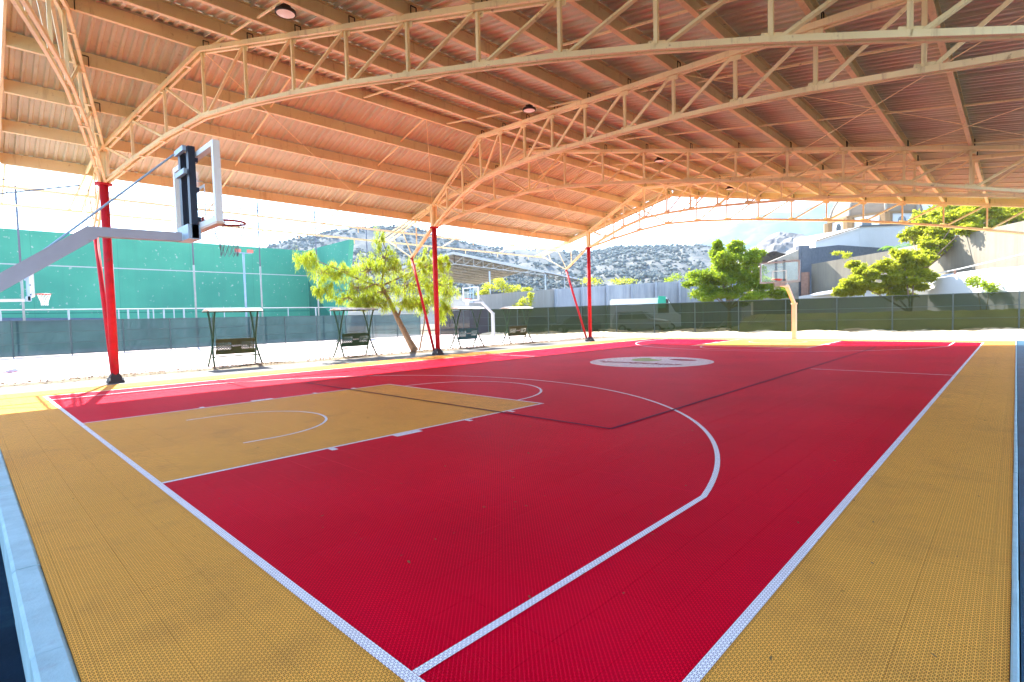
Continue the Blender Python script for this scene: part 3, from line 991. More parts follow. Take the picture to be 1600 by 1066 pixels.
# ------------------------------------------------------------------ swing benches
def swing(name, loc, rotz, label, m_back, sway=0.0):
    t = thing(name, loc, label, "swing bench", "covered swing benches beside the court")
    t.rotation_euler = (0, 0, rotz)
    L = .74
    for sx in (-1, 1):
        for sy in (-1, 1):
            pts = []
            for k in range(11):
                z = 2.02 * k / 10
                s_ = (k / 10 - .47) * 2
                y = -sy * .48 * (s_ * abs(s_) ** .35) * (1.0 if s_ < 0 else .72)
                pts.append((sx * (L + .09 * max(0, -s_)) + sy * .014, y, z - .01))
            MB().tube(pts, .034, 8).build("leg", m_frgreen, t, True)
        MB().bar((sx * (L + .04), -.32, .34), (sx * (L + .04), .32, .34), .035).build("foot_rail", m_frgreen, t)
    MB().bar((-L - .04, -.30, .36), (L + .04, -.30, .36), .04).build("front_rail", m_frgreen, t)
    # canopy
    q = MB()
    nx = 10
    for k in range(nx):
        y0 = -.5 + k * 1.0 / nx; y1 = y0 + 1.0 / nx
        z = lambda y: 2.12 - .42 * y * y
        q.prism([(-.92, y0, z(y0)), (.92, y0, z(y0)), (.92, y1, z(y1)), (-.92, y1, z(y1))], (0, 0, -.018))
    q.build("canopy_top", m_canopyw, t)
    q = MB()
    for sy in (-.5, .5): q.bar((-.92, sy, 2.005), (.92, sy, 2.005), .035, .04)
    for sx in (-.905, -.74, .74, .905): q.bar((sx, -.49, 2.012), (sx, .49, 2.012), .025, .03)
    q.build("canopy_frame", m_frgreen, t)
    q = MB(); q.bar((-.74, 0, 1.0), (.74, 0, 1.0), .012); 
    # seat, hung a little askew
    yb = sway
    q = MB()
    for k in range(6): q.box((-.62, yb - .02 + .075 * k, .47), (.62, yb + .04 + .075 * k, .49))
    q.build("seat", m_back, t)
    # pierced back panel: solid middle, lattice ends
    q = MB(); P0, P1 = .50, .95
    lean = lambda z: yb - .06 - .16 * (z - .5)
    def pq(x0, x1, za, zb, th=.012):
        q.prism([(x0, lean(za), za), (x1, lean(za), za), (x1, lean(zb), zb), (x0, lean(zb), zb)], (0, -th, 0))
    pq(-.68, .68, .86, 1.0); pq(-.68, .68, .42, .60); pq(-.16, .20, .60, .86); pq(-.66, -.62, .60, .86); pq(.62, .66, .60, .86)
    bk = fixnormals(q.build("backrest", m_back, t))
    q2 = MB()
    for x0, x1 in ((-.62, -.16), (.20, .62)):
        for k in range(-3, 7):
            for sg in (-1, 1):
                xa = lerp(x0, x1, k / 5); xb = xa + sg * .26
                za, zb = .60, .86
                # clip to the opening
                pts = []
                for xx, zz, ox, oz in ((xa, za, xb, zb), (xb, zb, xa, za)):
                    if xx < x0: t_ = (x0 - xx) / (ox - xx) if ox != xx else 2
                    elif xx > x1: t_ = (x1 - xx) / (ox - xx) if ox != xx else 2
                    else: t_ = 0
                    pts.append((lerp(xx, ox, t_), lerp(zz, oz, t_), t_))
                if pts[0][2] + pts[1][2] >= .98 or max(p[2] for p in pts) > 1 or min(p[2] for p in pts) < 0: continue
                q2.bar((pts[0][0], lean(pts[0][1]) - .006, pts[0][1]), (pts[1][0], lean(pts[1][1]) - .006, pts[1][1]), .036, .01, up=(0, 1, 0))
    q2.build("lattice", m_back, bk)["kind"] = "stuff"
    q2 = MB()
    prev = None
    for k in range(40):
        t_ = k / 39
        pt = (-.13 + .30 * t_, lean(.73) - .014, .73 + .03 * math.sin(t_ * 26) + .025 * (t_ - .3))
        if prev and k % 8 != 0: q2.bar(prev, pt, .006, .024, up=(0, 0, 1))
        prev = pt
    q2.build("script_cutout", m_oldwhite, bk)
    for sx in (-.63, .63):
        for yy, zz in ((lean(.95), .95), (yb + .38, .49)):
            MB().tube([(sx, yy, zz), (sx * 1.12, .0, 1.96)], .007, 5).build("hanger", m_frgreen, t)
        q = MB(); q.bar((sx, lean(.7), .7), (sx, yb + .38, .7), .03); q.bar((sx, yb + .38, .7), (sx, yb + .38, .48), .03); q.build("armrest", m_back, t)
    return t
swing("swing_bench", (5.85, 12.75, 0), -.03, "olive green swing bench with a white roof, leftmost and nearest of the row", m_olive)
swing("swing_bench", (10.78, 12.65, 0), .06, "dark green swing bench left of the leafy tree, its roof touching the foliage", m_frgreen, .05)
swing("swing_bench", (17.2, 12.45, 0), .02, "swing bench with a teal blue seat, right of the middle red column", m_teal)
swing("swing_bench", (21.4, 12.75, 0), -.12, "small olive swing bench farthest along the row, before the black fence corner", m_olive, .04)

# ------------------------------------------------------------------ trees
def leaf_cloud(mb, centre, rad, n, ln, wd, droop, rnd):
    for _ in range(n):
        while True:
            p = Vector((rnd.gauss(0, .5), rnd.gauss(0, .5), rnd.gauss(0, .5)))
            if p.length < 1.5: break
        p = Vector((centre[0] + p.x * rad[0], centre[1] + p.y * rad[1], centre[2] + p.z * rad[2]))
        d = Vector((rnd.uniform(-1, 1), rnd.uniform(-1, 1), rnd.uniform(-1, .6) - droop)).normalized()
        s_ = d.cross(Vector((rnd.uniform(-1, 1), rnd.uniform(-1, 1), rnd.uniform(-1, 1)))).normalized()
        l = ln * rnd.uniform(.6, 1.4); wv = wd * rnd.uniform(.6, 1.3)
        i = len(mb.v)
        mb.v += [tuple(p), tuple(p + d * l * .5 + s_ * wv), tuple(p + d * l), tuple(p + d * l * .5 - s_ * wv)]
        mb.f.append((i, i + 1, i + 2, i + 3))

def tree(name, base, label, cat, trunk, boughs, clouds, m_leaf, ln, wd, droop, per, seed, group=None, sub=5):
    """trunk/boughs: lists of (points, radii); clouds: (centre, radius)"""
    rnd = random.Random(seed)
    t = thing(name, base, label, cat, group)
    q = MB(); q.tube(trunk[0], trunk[1], 10); q.build("trunk", m_bark, t, True, world=True)
    for pts, rs in boughs:
        q = MB(); q.tube(pts, rs, 6); q.build("bough", m_bark, t, True, world=True)
    mb = MB()
    tw = MB()
    for cl_ in clouds:
        cc, rd = cl_[:2]
        dn = cl_[2] if len(cl_) > 2 else 1.0
        # break each cloud into smaller clumps with gaps between
        vol = (rd[0] * rd[1] * rd[2]) ** (1 / 3)
        for k in range(max(2, int(sub * dn))):
            while True:
                p = Vector((rnd.uniform(-1, 1), rnd.uniform(-1, 1), rnd.uniform(-1, 1)))
                if p.length < 1: break
            c1 = (cc[0] + p.x * rd[0] * .85, cc[1] + p.y * rd[1] * .85, cc[2] + p.z * rd[2] * .85)
            f_ = rnd.uniform(.2, .5) * .85
            rx_, rz_ = (.55, 1.25) if droop > 1 else (1, .85)
            leaf_cloud(mb, c1, (rd[0] * f_ * rx_, rd[1] * f_ * rx_, rd[2] * f_ * rz_), int(per * rnd.uniform(.6, 1.3)), ln, wd, droop, rnd)
            mp = Vector(cc) * .5 + Vector(c1) * .5 + Vector((0, 0, -.1 * vol))
            tw.tube([cc, mp, c1], [.018 * vol + .004, .012 * vol + .003, .004], 4)
    tw.build("twigs", m_bark, t, world=True)["kind"] = "stuff"
    mb.build("crown", m_leaf, t, world=True)
    return t
# the leaning tree beside the court
B = Vector((14.05, 12.75, 0))
fk = (12.55, 13.15, 3.15)
tree("pepper_tree", tuple(B), "leaning tree with feathery yellow-green leaves beside the middle red column", "tree",
     ([B, (13.75, 12.82, .55), (13.25, 12.95, 1.6), (12.9, 13.05, 2.45), fk], [.19, .15, .12, .10, .085]),
     [([fk, (11.9, 13.4, 3.3), (10.9, 13.9, 3.85), (9.9, 14.4, 4.35)], [.06, .045, .03, .012]),
      ([fk, (12.6, 13.0, 3.9), (12.75, 12.9, 4.7), (12.5, 13.0, 5.5)], [.055, .04, .025, .01]),
      ([fk, (13.2, 12.7, 3.5), (14.0, 12.3, 3.9), (14.9, 11.9, 4.3)], [.055, .04, .028, .012]),
      ([(13.25, 12.95, 1.6), (13.5, 12.7, 2.5), (13.5, 12.6, 3.4), (14.3, 12.4, 3.9)], [.05, .04, .03, .012]),
      ([fk, (11.9, 12.6, 3.2), (11.2, 12.3, 3.0)], [.04, .03, .012]),
      ([B + Vector((.5, .3, 0)), (15.0, 13.2, 1.3), (15.2, 13.3, 2.6)], [.05, .035, .015])],
     [((9.6, 14.4, 4.35), (.7, .6, .55)), ((10.2, 14.1, 3.8), (.9, .7, .6)), ((10.9, 13.7, 3.9), (.9, .8, .55)), ((10.1, 13.9, 3.0), (.6, .6, .45)),
      ((11.2, 13.0, 3.05), (1.1, .9, .65)), ((11.9, 13.2, 3.9), (1.0, .9, .7)), ((12.6, 12.9, 4.5), (.9, .8, .6)), ((12.45, 13.0, 5.2), (.45, .45, .6), .45), ((12.9, 12.6, 4.0), (1.1, 1.0, .7)),
      ((12.4, 12.8, 2.9), (1.0, .9, .6)), ((13.6, 12.4, 3.2), (1.1, 1.0, .8)), ((14.2, 12.2, 4.1), (.9, .9, .6)), ((14.9, 12.0, 3.3), (1.0, .9, .9)), ((15.2, 12.0, 4.3), (.7, .6, .45)),
      ((15.6, 12.1, 2.9), (.8, .7, .8)), ((13.2, 12.4, 2.4), (.9, .8, .5)), ((14.6, 12.3, 2.4), (.8, .8, .6)), ((11.4, 12.8, 2.5), (.8, .7, .4)), ((14.4, 12.0, 4.75), (.35, .35, .45), .35), ((15.6, 12.6, 1.6), (.25, .25, .5), .25), ((11.9, 12.9, 2.35), (.9, .8, .4)), ((10.9, 13.3, 2.6), (.7, .7, .4)), ((13.9, 12.2, 2.3), (.9, .8, .5)), ((15.4, 12.1, 2.2), (.6, .6, .6))],
     m_leaf_a, .19, .010, 1.4, 60, 21, sub=24)
# trees beyond the fences
def big_tree(name, base, h, clouds, label, m_leaf, seed, per=260, ln=.24, wd=.06, group="trees beyond the far fence", droop=.25, sub=12, nb=99):
    bx, by, bz = base
    trunk = ([base, (bx + .1, by, bz + h * .25), (bx - .1, by + .1, bz + h * .5)], [.06 * h ** .5 + .05, .05 * h ** .5 + .03, .06])
    bo = [([(bx, by, bz + h * .3), ((bx + cc[0]) / 2, (by + cc[1]) / 2, (bz + h * .3 + cc[2]) / 2 + .1), cc], [.08, .05, .02]) for cc, rd in clouds[::max(1, len(clouds) // nb)]]
    return tree(name, base, label, "tree", trunk, bo, clouds, m_leaf, ln, wd, droop, per, seed, group, sub)
big_tree("bushy_tree", (46.6, 10.2, 0), 6, [((46.6, 10.0, 6.3), (1.7, 1.9, 1.2)), ((46.0, 10.9, 5.2), (1.7, 1.7, 1.2)), ((47.4, 9.0, 5.4), (1.5, 1.6, 1.3)), ((44.9, 12.1, 4.5), (1.5, 1.4, 1.1)), ((46.3, 10.2, 4.0), (2.0, 2.0, 1.1)), ((48.3, 7.9, 4.1), (1.6, 1.6, 1.0)), ((45.2, 11.6, 3.2), (1.6, 1.7, .9)), ((47.3, 8.9, 3.0), (2.0, 2.0, .9)), ((46.9, 9.7, 7.2), (.9, .9, .6)), ((49.2, 6.8, 3.1), (1.2, 1.2, .7)), ((45.9, 11.0, 7.0), (.4, .5, .9)), ((47.9, 8.3, 6.6), (.7, .7, .5))],
         "big round bright green tree left of the far basketball hoop", m_leaf_b, 4, per=420)
big_tree("spreading_tree", (48.6, -2.7, 0), 3.6, [((48.8, -1.2, 3.1), (1.0, 1.0, .45)), ((50.1, -2.9, 3.3), (.9, .9, .45)), ((47.4, .9, 3.0), (.7, .8, .4)), ((49.4, -2.0, 2.6), (.8, .8, .35)), ((47.04, 0.76, 3.56), (0.94, 1.03, 0.56)), ((47.6, 0.01, 4.22), (1.12, 1.12, 0.65)), ((48.35, -1.02, 4.68), (1.22, 1.22, 0.65)), ((49.1, -1.95, 4.4), (1.12, 1.22, 0.65)), ((49.38, -2.89, 4.96), (0.94, 0.94, 0.65)), ((49.66, -3.36, 4.03), (0.84, 0.94, 0.47)), ((46.85, 1.32, 2.91), (0.65, 0.75, 0.42)), ((47.98, 0.85, 5.06), (0.56, 0.56, 0.33)), ((48.82, -2.14, 5.62), (0.84, 0.84, 0.56)), ((48.44, -1.49, 3.75), (1.12, 1.03, 0.42)), ((47.79, -0.18, 3.28), (0.84, 0.84, 0.37)), ((48.72, -2.7, 3.47), (0.65, 0.65, 0.33))],
         "low spreading olive-green tree with a forked trunk seen through the right fence", m_leaf_c, 6, per=300, nb=4)
big_tree("tall_tree", (73.8, -4.6, 3), 9, [((72.3, -1.6, 11.2), (2.0, 2.0, 1.8)), ((74.0, -2.8, 12.3), (2.2, 2.2, 1.7)), ((75.8, -5.0, 12.6), (2.4, 2.2, 1.7)), ((77.6, -7.0, 12.4), (2.2, 2.2, 1.5)), ((79.5, -9.2, 12.6), (2.3, 2.2, 1.5)), ((72.6, -2.4, 9.4), (1.8, 1.8, 1.5)), ((74.8, -4.2, 10.4), (1.8, 1.8, 1.0)), ((71.6, -1.0, 9.2), (1.2, 1.2, 1.2)), ((76.8, -6.2, 14.2), (3.0, 3.0, 1.5)), ((80.5, -11, 14), (3, 3, 2)), ((76.3, -6.2, 11.2), (2.2, 2.2, 1.6)), ((78.2, -8.2, 11.4), (2.2, 2.2, 1.6))],
         "tallest tree, light green, rising behind the beige wall under the roof edge at right", m_leaf_c, 8, per=420, ln=.42, wd=.12)
big_tree("slender_tree", (52.6, -2.9, 3), 4.5, [((51.9, -3.0, 5.5), (.9, .9, .6)), ((52.4, -2.4, 4.6), (.8, .8, .5)), ((53.6, -3.4, 6.4), (1.2, 1.2, .7)), ((54.3, -3.9, 7.3), (1.3, 1.3, .8)), ((54.9, -3.2, 8.5), (1.5, 1.5, .9)), ((54.2, -5.1, 8.6), (1.5, 1.5, .8)), ((55.5, -1.9, 7.6), (1.0, 1.0, .7)), ((57.5, -5.8, 9.2), (1.6, 1.6, .8)), ((60.4, -7.3, 9.4), (1.8, 1.8, .8)), ((53.1, -5.5, 7.5), (.9, .9, .5))],
         "light yellow-green tree hanging over the beige wall, right of the church", m_leaf_c, 15, per=330)
def bush(name, base, clouds, label, m_leaf, seed, per=200, ln=.22, wd=.05):
    rnd = random.Random(seed)
    t = thing(name, base, label, "bush")
    q = MB()
    for cc, rd in clouds: q.tube([base, (Vector(base) + Vector(cc)) / 2 + Vector((.05, 0, 0)), cc], [.04, .03, .01], 5)
    q.build("stems", m_bark, t, world=True)
    mb = MB()
    for cc, rd in clouds:
        for k in range(5):
            p = Vector((rnd.uniform(-.7, .7), rnd.uniform(-.7, .7), rnd.uniform(-.7, .7)))
            leaf_cloud(mb, (cc[0] + p.x * rd[0], cc[1] + p.y * rd[1], cc[2] + p.z * rd[2]), tuple(.5 * z for z in rd), per // 3, ln, wd, .1, rnd)
    mb.build("foliage", m_leaf, t, world=True)
    return t
bush("round_bush", (40.6, 33.0, 0), [((39.6, 33.6, 5.1), (1.3, 1.3, .7)), ((41.0, 32.2, 4.8), (1.3, 1.3, .6)), ((42.2, 31.2, 4.4), (1.0, 1.0, .5)), ((39.0, 34.6, 4.4), (.9, .9, .5))], "yellow-green bush showing over the wall beneath the far shed roof", m_leaf_c, 3, per=420)
bush("wall_plant", (36.3, 25.6, 0), [((36.3, 25.6, 2.9), (.8, .8, .6)), ((36.0, 26.2, 2.4), (.5, .5, .5)), ((36.6, 25.2, 3.4), (.4, .4, .4))], "thin climbing plant growing against the pale concrete wall behind the fence", m_leaf_c, 5, per=150)
bush("low_bush", (58.6, 20.5, 0), [((58.2, 21.3, 5.6), (1.3, 1.3, .6)), ((60.0, 19.6, 5.7), (.9, .9, .5))], "small green bush peeping over the wall left of the round tree", m_leaf_b, 7, per=260)
bush("tufted_bush", (50.0, 26.2, 0), [((49.6, 27.0, 5.5), (1.8, 1.8, .5)), ((52.0, 24.0, 5.3), (1.5, 1.5, .45))], "low yellowish scrub along the wall top behind the far red column", m_leaf_c, 9, per=220)
bush("slope_bush", (46.2, -6.9, 0), [((46.7, -6.5, 3.2), (.6, .7, .4)), ((46.0, -7.2, 2.7), (.5, .6, .4))], "pale shrub growing down the white ramp wall at right", m_leaf_b, 11, per=160)
bush("wall_creeper", (59.6, 2.4, 3.5), [((59.6, 3.5, 6.8), (.5, .6, .3)), ((59.9, 2.6, 5.6), (.5, .6, .4)), ((60.3, 4.6, 7.1), (.5, .5, .2))], "green creeper hanging over the corner of the beige wall", m_leaf_c, 13, per=120)
# banana-like plant
t = thing("banana_plant", (67.0, .9, 6.4), "broad-leaved green plant standing above the beige wall before the white house", "plant")
q = MB(); q.tube([(67, .9, 6.4), (67.05, .9, 7.6)], [.12, .08], 8); q.build("stem", m_bark, t, world=True)
for k in range(11):
    an = k * 2.4; L = 1.5 + .4 * (k % 3); q = MB(); prev = None
    for s_ in range(7):
        u_ = s_ / 6
        c_ = Vector((67.05 + math.cos(an) * L * u_, .9 + math.sin(an) * L * u_, 7.5 + 1.2 * u_ - 1.3 * u_ * u_ + .1 * (k % 4)))
        sd = Vector((-math.sin(an), math.cos(an), .15)) * (.24 * math.sin(math.pi * min(1, u_ * .92 + .08)) + .01)
        cur = (c_ - sd, c_ + Vector((0, 0, -.05)), c_ + sd)
        if prev: q.quad(prev[0], prev[1], cur[1], cur[0]); q.quad(prev[1], prev[2], cur[2], cur[1])
        prev = cur
    q.build("leaf", m_leaf_d, t, world=True)

# ------------------------------------------------------------------ fences
def fence(name, pts, h, label, m_fab, step, rails=(.68, .36), black_from=None):
    t = thing(name, (pts[0][0], pts[0][1], 0), label, "fence")
    k_ = 0
    for (xa, ya), (xb, yb) in zip(pts, pts[1:]):
        A = Vector((xa, ya, 0)); Bv = Vector((xb, yb, 0)); L = (Bv - A).length; d = (Bv - A) / L
        n = max(1, round(L / step))
        for i in range(n):
            P = A + d * L * i / n; Q = A + d * L * (i + 1) / n
            MB().tube([(P.x, P.y, -.3), (P.x, P.y, h + .03)], .035, 8).build("post", m_post, t, world=True)
            # slightly slack fabric
            q = MB(); nn = 8
            rnd = random.Random(k_)
            nrm = Vector((-d.y, d.x, 0))
            sag = rnd.uniform(0, .05)
            for a_ in range(nn):
                u0_ = a_ / nn; u1_ = (a_ + 1) / nn
                for zz in range(3):
                    za, zb = (h - .02) * zz / 3 + .03, (h - .02) * (zz + 1) / 3 + .03
                    def V(u_, z_):
                        p = P + (Q - P) * u_ + nrm * (.05 + .05 * math.sin(u_ * math.pi) * math.sin(3 * z_ + k_))
                        return (p.x, p.y, z_ - (sag * math.sin(u_ * math.pi) if z_ > h * .9 else 0))
                    q.quad(V(u0_, za), V(u1_, za), V(u1_, zb), V(u0_, zb))
            mf = m_fab if not callable(m_fab) else m_fab(k_)
            q.build("netting_panel", mf, t, world=True)
            for rz in (h, h * rails[0], h * rails[1]):
                MB().tube([(P.x, P.y, rz), (Q.x, Q.y, rz)], .016 if rz != h else .022, 6).build("rail", m_post, t, world=True)
            k_ += 1
    P = pts[-1]
    MB().tube([(P[0], P[1], -.3), (P[0], P[1], h + .03)], .035, 8).build("post", m_post, t, world=True)
    return t
fence("netting_fence", [(-14, 30.6), (27.6, 30.6)], 1.98, "long blue-grey netting fence in front of the green wall", m_net1, 2.5)
fence("netting_fence", [(29.4, 30.0), (31.0, 25.2), (39.9, -8.6), (43.5, -22)], 2.25, "dark green netting fence across the far end of the court", lambda k: m_net3 if k < 2 else m_net2, 3.0)

# ------------------------------------------------------------------ green ball-court wall, poles, wires, railing
t = thing("ball_court_wall", (22.7, 42, 0), "tall green ball-court wall with peeling white chips", "wall")
fixnormals(MB().box((-32, 42, -.3), (22.7, 42.5, 8.5)).build("long_wall", m_gwall, t, world=True))
q = MB(); q.prism([(22.7, 42.5, -.3), (22.7, 42.5, 8.55), (22.7, 33.8, 8.65), (22.7, 35.2, 3.0), (22.7, 36.2, -.3)], (.45, 0, 0))
fixnormals(q.build("wing_wall", m_gwall, t, world=True))
MB().box((-32, 41.985, 6.02), (22.68, 41.997, 6.10)).build("painted_line", m_oldwhite, t, world=True)
MB().box((-32, 41.985, 2.6), (22.68, 41.997, 2.66)).build("painted_line", m_gdark, t, world=True)
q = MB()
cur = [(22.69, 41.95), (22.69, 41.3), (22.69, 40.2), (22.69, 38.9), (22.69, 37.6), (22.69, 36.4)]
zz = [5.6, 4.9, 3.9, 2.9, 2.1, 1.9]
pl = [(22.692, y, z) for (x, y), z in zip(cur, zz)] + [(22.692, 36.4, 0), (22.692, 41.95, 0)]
q.prism(pl, (-.012, 0, 0)); fixnormals(q.build("dark_panel", m_gdark, t, world=True))  # darker green panel with a curved top edge on the wing wall
NP = [(1.3, 9.6, "galvanised net pole at the far left beside the small hoop"), (5.5, 9.9, "galvanised net pole half hidden by the nearest red column"), (10.0, 10.2, "galvanised net pole just below the near basketball rim"), (14.4, 10.45, "galvanised net pole right of the near rim, between two swing benches"), (18.8, 10.45, "galvanised net pole at the corner of the green wall"), (23.4, 10.4, "thin net pole at the outer edge of the green wing wall")]
for x, z, lab in NP:
    t = thing("net_pole", (x, 32.2, 0), lab, "pole", "tall net poles along the ball court")
    MB().tube([(x, 32.2, -.3), (x, 32.2, z * .55)], .06, 10).build("lower_tube", m_galv, t, True, world=True)
    MB().tube([(x, 32.2, z * .55), (x, 32.2, z)], .05, 8).build("upper_tube", m_wire, t, True, world=True)
    MB().tube([(x, 32.2, z - .05), (x - 1.4, 41.8, z - .2)], .025, 6).build("top_bar", m_wire, t, world=True)
    MB().tube([(x, 32.2, z - .75), (x - 1.2, 41.8, z - .75)], .02, 6).build("top_bar", m_wire, t, world=True)
t = thing("overhead_wires", (10, 34, 10), "thin overhead net wires strung along the tops of the poles", "wires")
for k in range(7):
    y = 32.2 + 1.55 * k
    MB().tube([(1.3, y, 9.5 - .03 * k), (10, y, 9.98 - .03 * k), (23.4, y, 10.35 - .03 * k)], .012, 4).build("wire", m_wire, t, world=True)
t = thing("floodlight_pole", (13.15, 31.9, 0), "pale blue lamp pole with two small red floodlights before the green wall", "lamp pole")
MB().tube([(13.15, 31.9, -.3), (13.15, 31.9, 6.6)], .07, 10).build("pole", m_paleblue, t, True, world=True)
MB().bar((12.6, 31.9, 6.62), (13.75, 31.9, 6.62), .06).build("cross_arm", m_paleblue, t, world=True)
for dx in (-.42, .42):
    MB().box((13.17 + dx - .2, 31.74, 6.66), (13.17 + dx + .2, 31.9, 6.88)).build("floodlight", mat("floodlight_red", (.55, .16, .12), .6), t, world=True)
t = thing("white_railing", (-10, 33.5, 0), "white tube railing between the netting fence and the green wall", "railing")
MB().tube([(-12, 33.5, 2.62), (22.3, 33.5, 2.72)], .035, 8).build("top_rail", m_oldwhite, t, True, world=True)
for k, x in enumerate((-8.5, -5.5, -2.5, .4, 3.4, 5.9, 6.4, 6.95, 7.5, 7.8, 8.4, 9.0, 9.6, 12.2, 14.6, 16.9, 19.2, 20.5, 21.9)):
    MB().tube([(x, 33.5, 0), (x, 33.5, 2.62 + .1 * (x + 12) / 34)], .035 if k % 2 else .05, 8).build("post", m_oldwhite, t, True, world=True)
t = thing("stored_tarp_roll", (-3, 40.9, 1.9), "long dark roll of netting hanging low on the green wall at far left", "roll")
MB().tube([(-12, 41.7, 2.25), (-2, 41.7, 2.2), (6.6, 41.7, 2.0), (7.2, 41.7, 2.05)], [.22, .22, .22, .1], 10).build("roll", m_wire, t, True, world=True)

# ------------------------------------------------------------------ far shed
t = thing("far_shed", (48, 45, 0), "distant open shed with a shallow grey gable roof on thin trusses", "shed")
A_ = Vector((47.7, 49.5, 10.75)); Rr_ = Vector((52.7, 36.9, 7.35)); Lr_ = Vector((41.5, 58.5, 8.2))
dep = Vector((30, 12, 0))
for nm, pa, pb in (("roof_slope", A_, Rr_), ("roof_slope", A_, Lr_)):
    q = MB(); q.prism([pa, pb, pb + dep, pa + dep], (0, 0, .16)); fixnormals(q.build(nm, m_greyroof, t, world=True))
    q = MB(); q.bar(pa + Vector((-.06, -.03, .05)), pb + Vector((-.06, -.03, .05)), .06, .34); q.build("barge_board", m_oldwhite, t, world=True)
for off in (.0, .28, .62):
    o_ = dep * off + Vector((.3, .1, -.12))
    for pa, pb in ((A_, Rr_), (A_, Lr_)):
        mb = MB(); mb.bar(pa + o_, pb + o_, .09)
        lo_a = pa + Vector((0, 0, -1.35)) + o_; lo_b = pb + Vector((0, 0, -.25)) + o_
        mb.bar(lo_a, lo_b, .09); mb.build("truss_chord", m_oldwhite, t, world=True)
        n = 9
        for k in range(n):
            u_ = k / n
            MB().bar(lerp(pa + o_, pb + o_, u_), lerp(lo_a, lo_b, u_), .06, up=(0, 1, 0)).build("truss_web", m_oldwhite, t, world=True)
            MB().bar(lerp(lo_a, lo_b, u_), lerp(pa + o_, pb + o_, (k + 1) / n), .06, up=(0, 1, 0)).build("truss_web", m_oldwhite, t, world=True)
    for pb in (Rr_, Lr_):
        MB().tube([tuple(pb + o_)[:2] + (-.3,), tuple(pb + o_ + Vector((0, 0, -.1)))], .1, 8).build("column", m_oldwhite, t, True, world=True)
MB().tube([(48.9, 43.4, -.3), (48.9, 43.4, 7.8)], .12, 8).build("column", m_oldwhite, t, True, world=True)
for k in range(10):
    u_ = (k + .5) / 10
    for pa, pb in ((A_, Rr_), (A_, Lr_)):
        s_ = lerp(pa, pb, u_) + Vector((0, 0, -.06))
        MB().bar(s_, s_ + dep, .08, .12).build("purlin", m_oldwhite, t, world=True)

# ------------------------------------------------------------------ walls and buildings behind
def wall_run(name, pts, tops, th, m, label, z0=-.3, cat="wall"):
    t = thing(name, (pts[0][0], pts[0][1], 0), label, cat)
    for k, ((xa, ya), (xb, yb)) in enumerate(zip(pts, pts[1:])):
        d = Vector((xb - xa, yb - ya, 0)).normalized(); nrm = Vector((-d.y, d.x, 0)) * th
        q = MB(); q.prism([(xa, ya, z0), (xb, yb, z0), (xb, yb, tops[k + 1]), (xa, ya, tops[k])], nrm)
        fixnormals(q.build("wall_panel", m[k] if isinstance(m, list) else m, t, world=True))
    return t
m_cblock = streak_wall_mat("grey_block", (.30, .29, .265), (.19, .18, .165))
wc = wall_run("concrete_wall", [(33.6, 30.6), (39.36, 24.5), (53.55, 15.5), (58.0, 13.3)], [3.7, 4.16, 4.98, 5.0], .3, [m_cblock, m_streak, m_streak], "long stained pale concrete wall behind the parked cars")
for k in range(7):
    u_ = k / 6
    x = lerp(39.5, 53.3, u_); y = lerp(24.4, 15.65, u_); z = lerp(4.16, 4.96, u_)
    MB().bar((x - .1, y - .17, -.3), (x - .1, y - .17, z + .02), .28, .22, up=(0, 1, 0)).build("pier", m_streak, wc, world=True)
wall_run("dark_block_wall", [(63.1, 8.65), (70.5, 6.74), (80.2, 2.8)], [8.2, 9.0, 8.9], .5, m_darkblock, "dark grey block wall in front of the white house", z0=-.3)
t = wall_run("brick_pillar", [(62.9, 8.9), (63.9, 8.1)], [8.55, 8.6], .6, m_darkblock, "dark pillar with a brown brick foot right of the far backboard", cat="pillar")
q = MB(); q.box((62.6, 7.9, -.3), (63.2, 8.6, 5.6)); q.build("brick_foot", m_brick, t, world=True)
wall_run("stone_wall", [(59.5, 12.6), (60.2, 11.8), (63.0, 8.85)], [5.9, 6.6, 8.15], .5, m_stone, "pale stone wall with a sloping top behind the far backboard")
wall_run("beige_wall", [(63.75, 7.87), (59.96, .28), (49.25, -8.78), (40.0, -17.0)], [6.5, 6.9, 7.22, 7.5], .4, m_beigewall, "high beige retaining wall behind the right end of the fence")
wall_run("white_ramp_wall", [(53.8, 6.45), (53.7, 3.67), (50.88, -3.49), (44.89, -8.79), (39.9, -13.2)], [2.8, 3.15, 3.63, 3.95, 4.2], .3, m_chwhite, "low whitewashed ramp wall above the right fence")
q = MB(); q.prism([(54.0, 6.3, 2.75), (51.1, -3.4, 3.58), (45.1, -8.6, 3.9), (48.4, -7.2, 4.1), (56.6, -1.0, 3.9), (62.5, 6.6, 3.4)], (0, 0, -.1))
struct(fixnormals(q.build("sunlit_ramp", m_chwhite)))
t = thing("handrail", (51, -3.4, 3.6), "white pipe handrail climbing the ramp at right", "handrail")
MB().tube([(52.3, -1.6, 3.85), (51.54, -3.42, 4.01), (50.4, -5.12, 4.22), (45.63, -8.79, 4.72), (41.5, -12.0, 5.1)], .045, 8).build("pipe", m_oldwhite, t, True, world=True)
for x, y, z in ((50.4, -5.12, 3.8), (45.4, -8.97, 4.3)):
    MB().bar((x, y, z - .5), (x, y, z + .4), .14, up=(0, 1, 0)).build("post", m_brick, t, world=True)
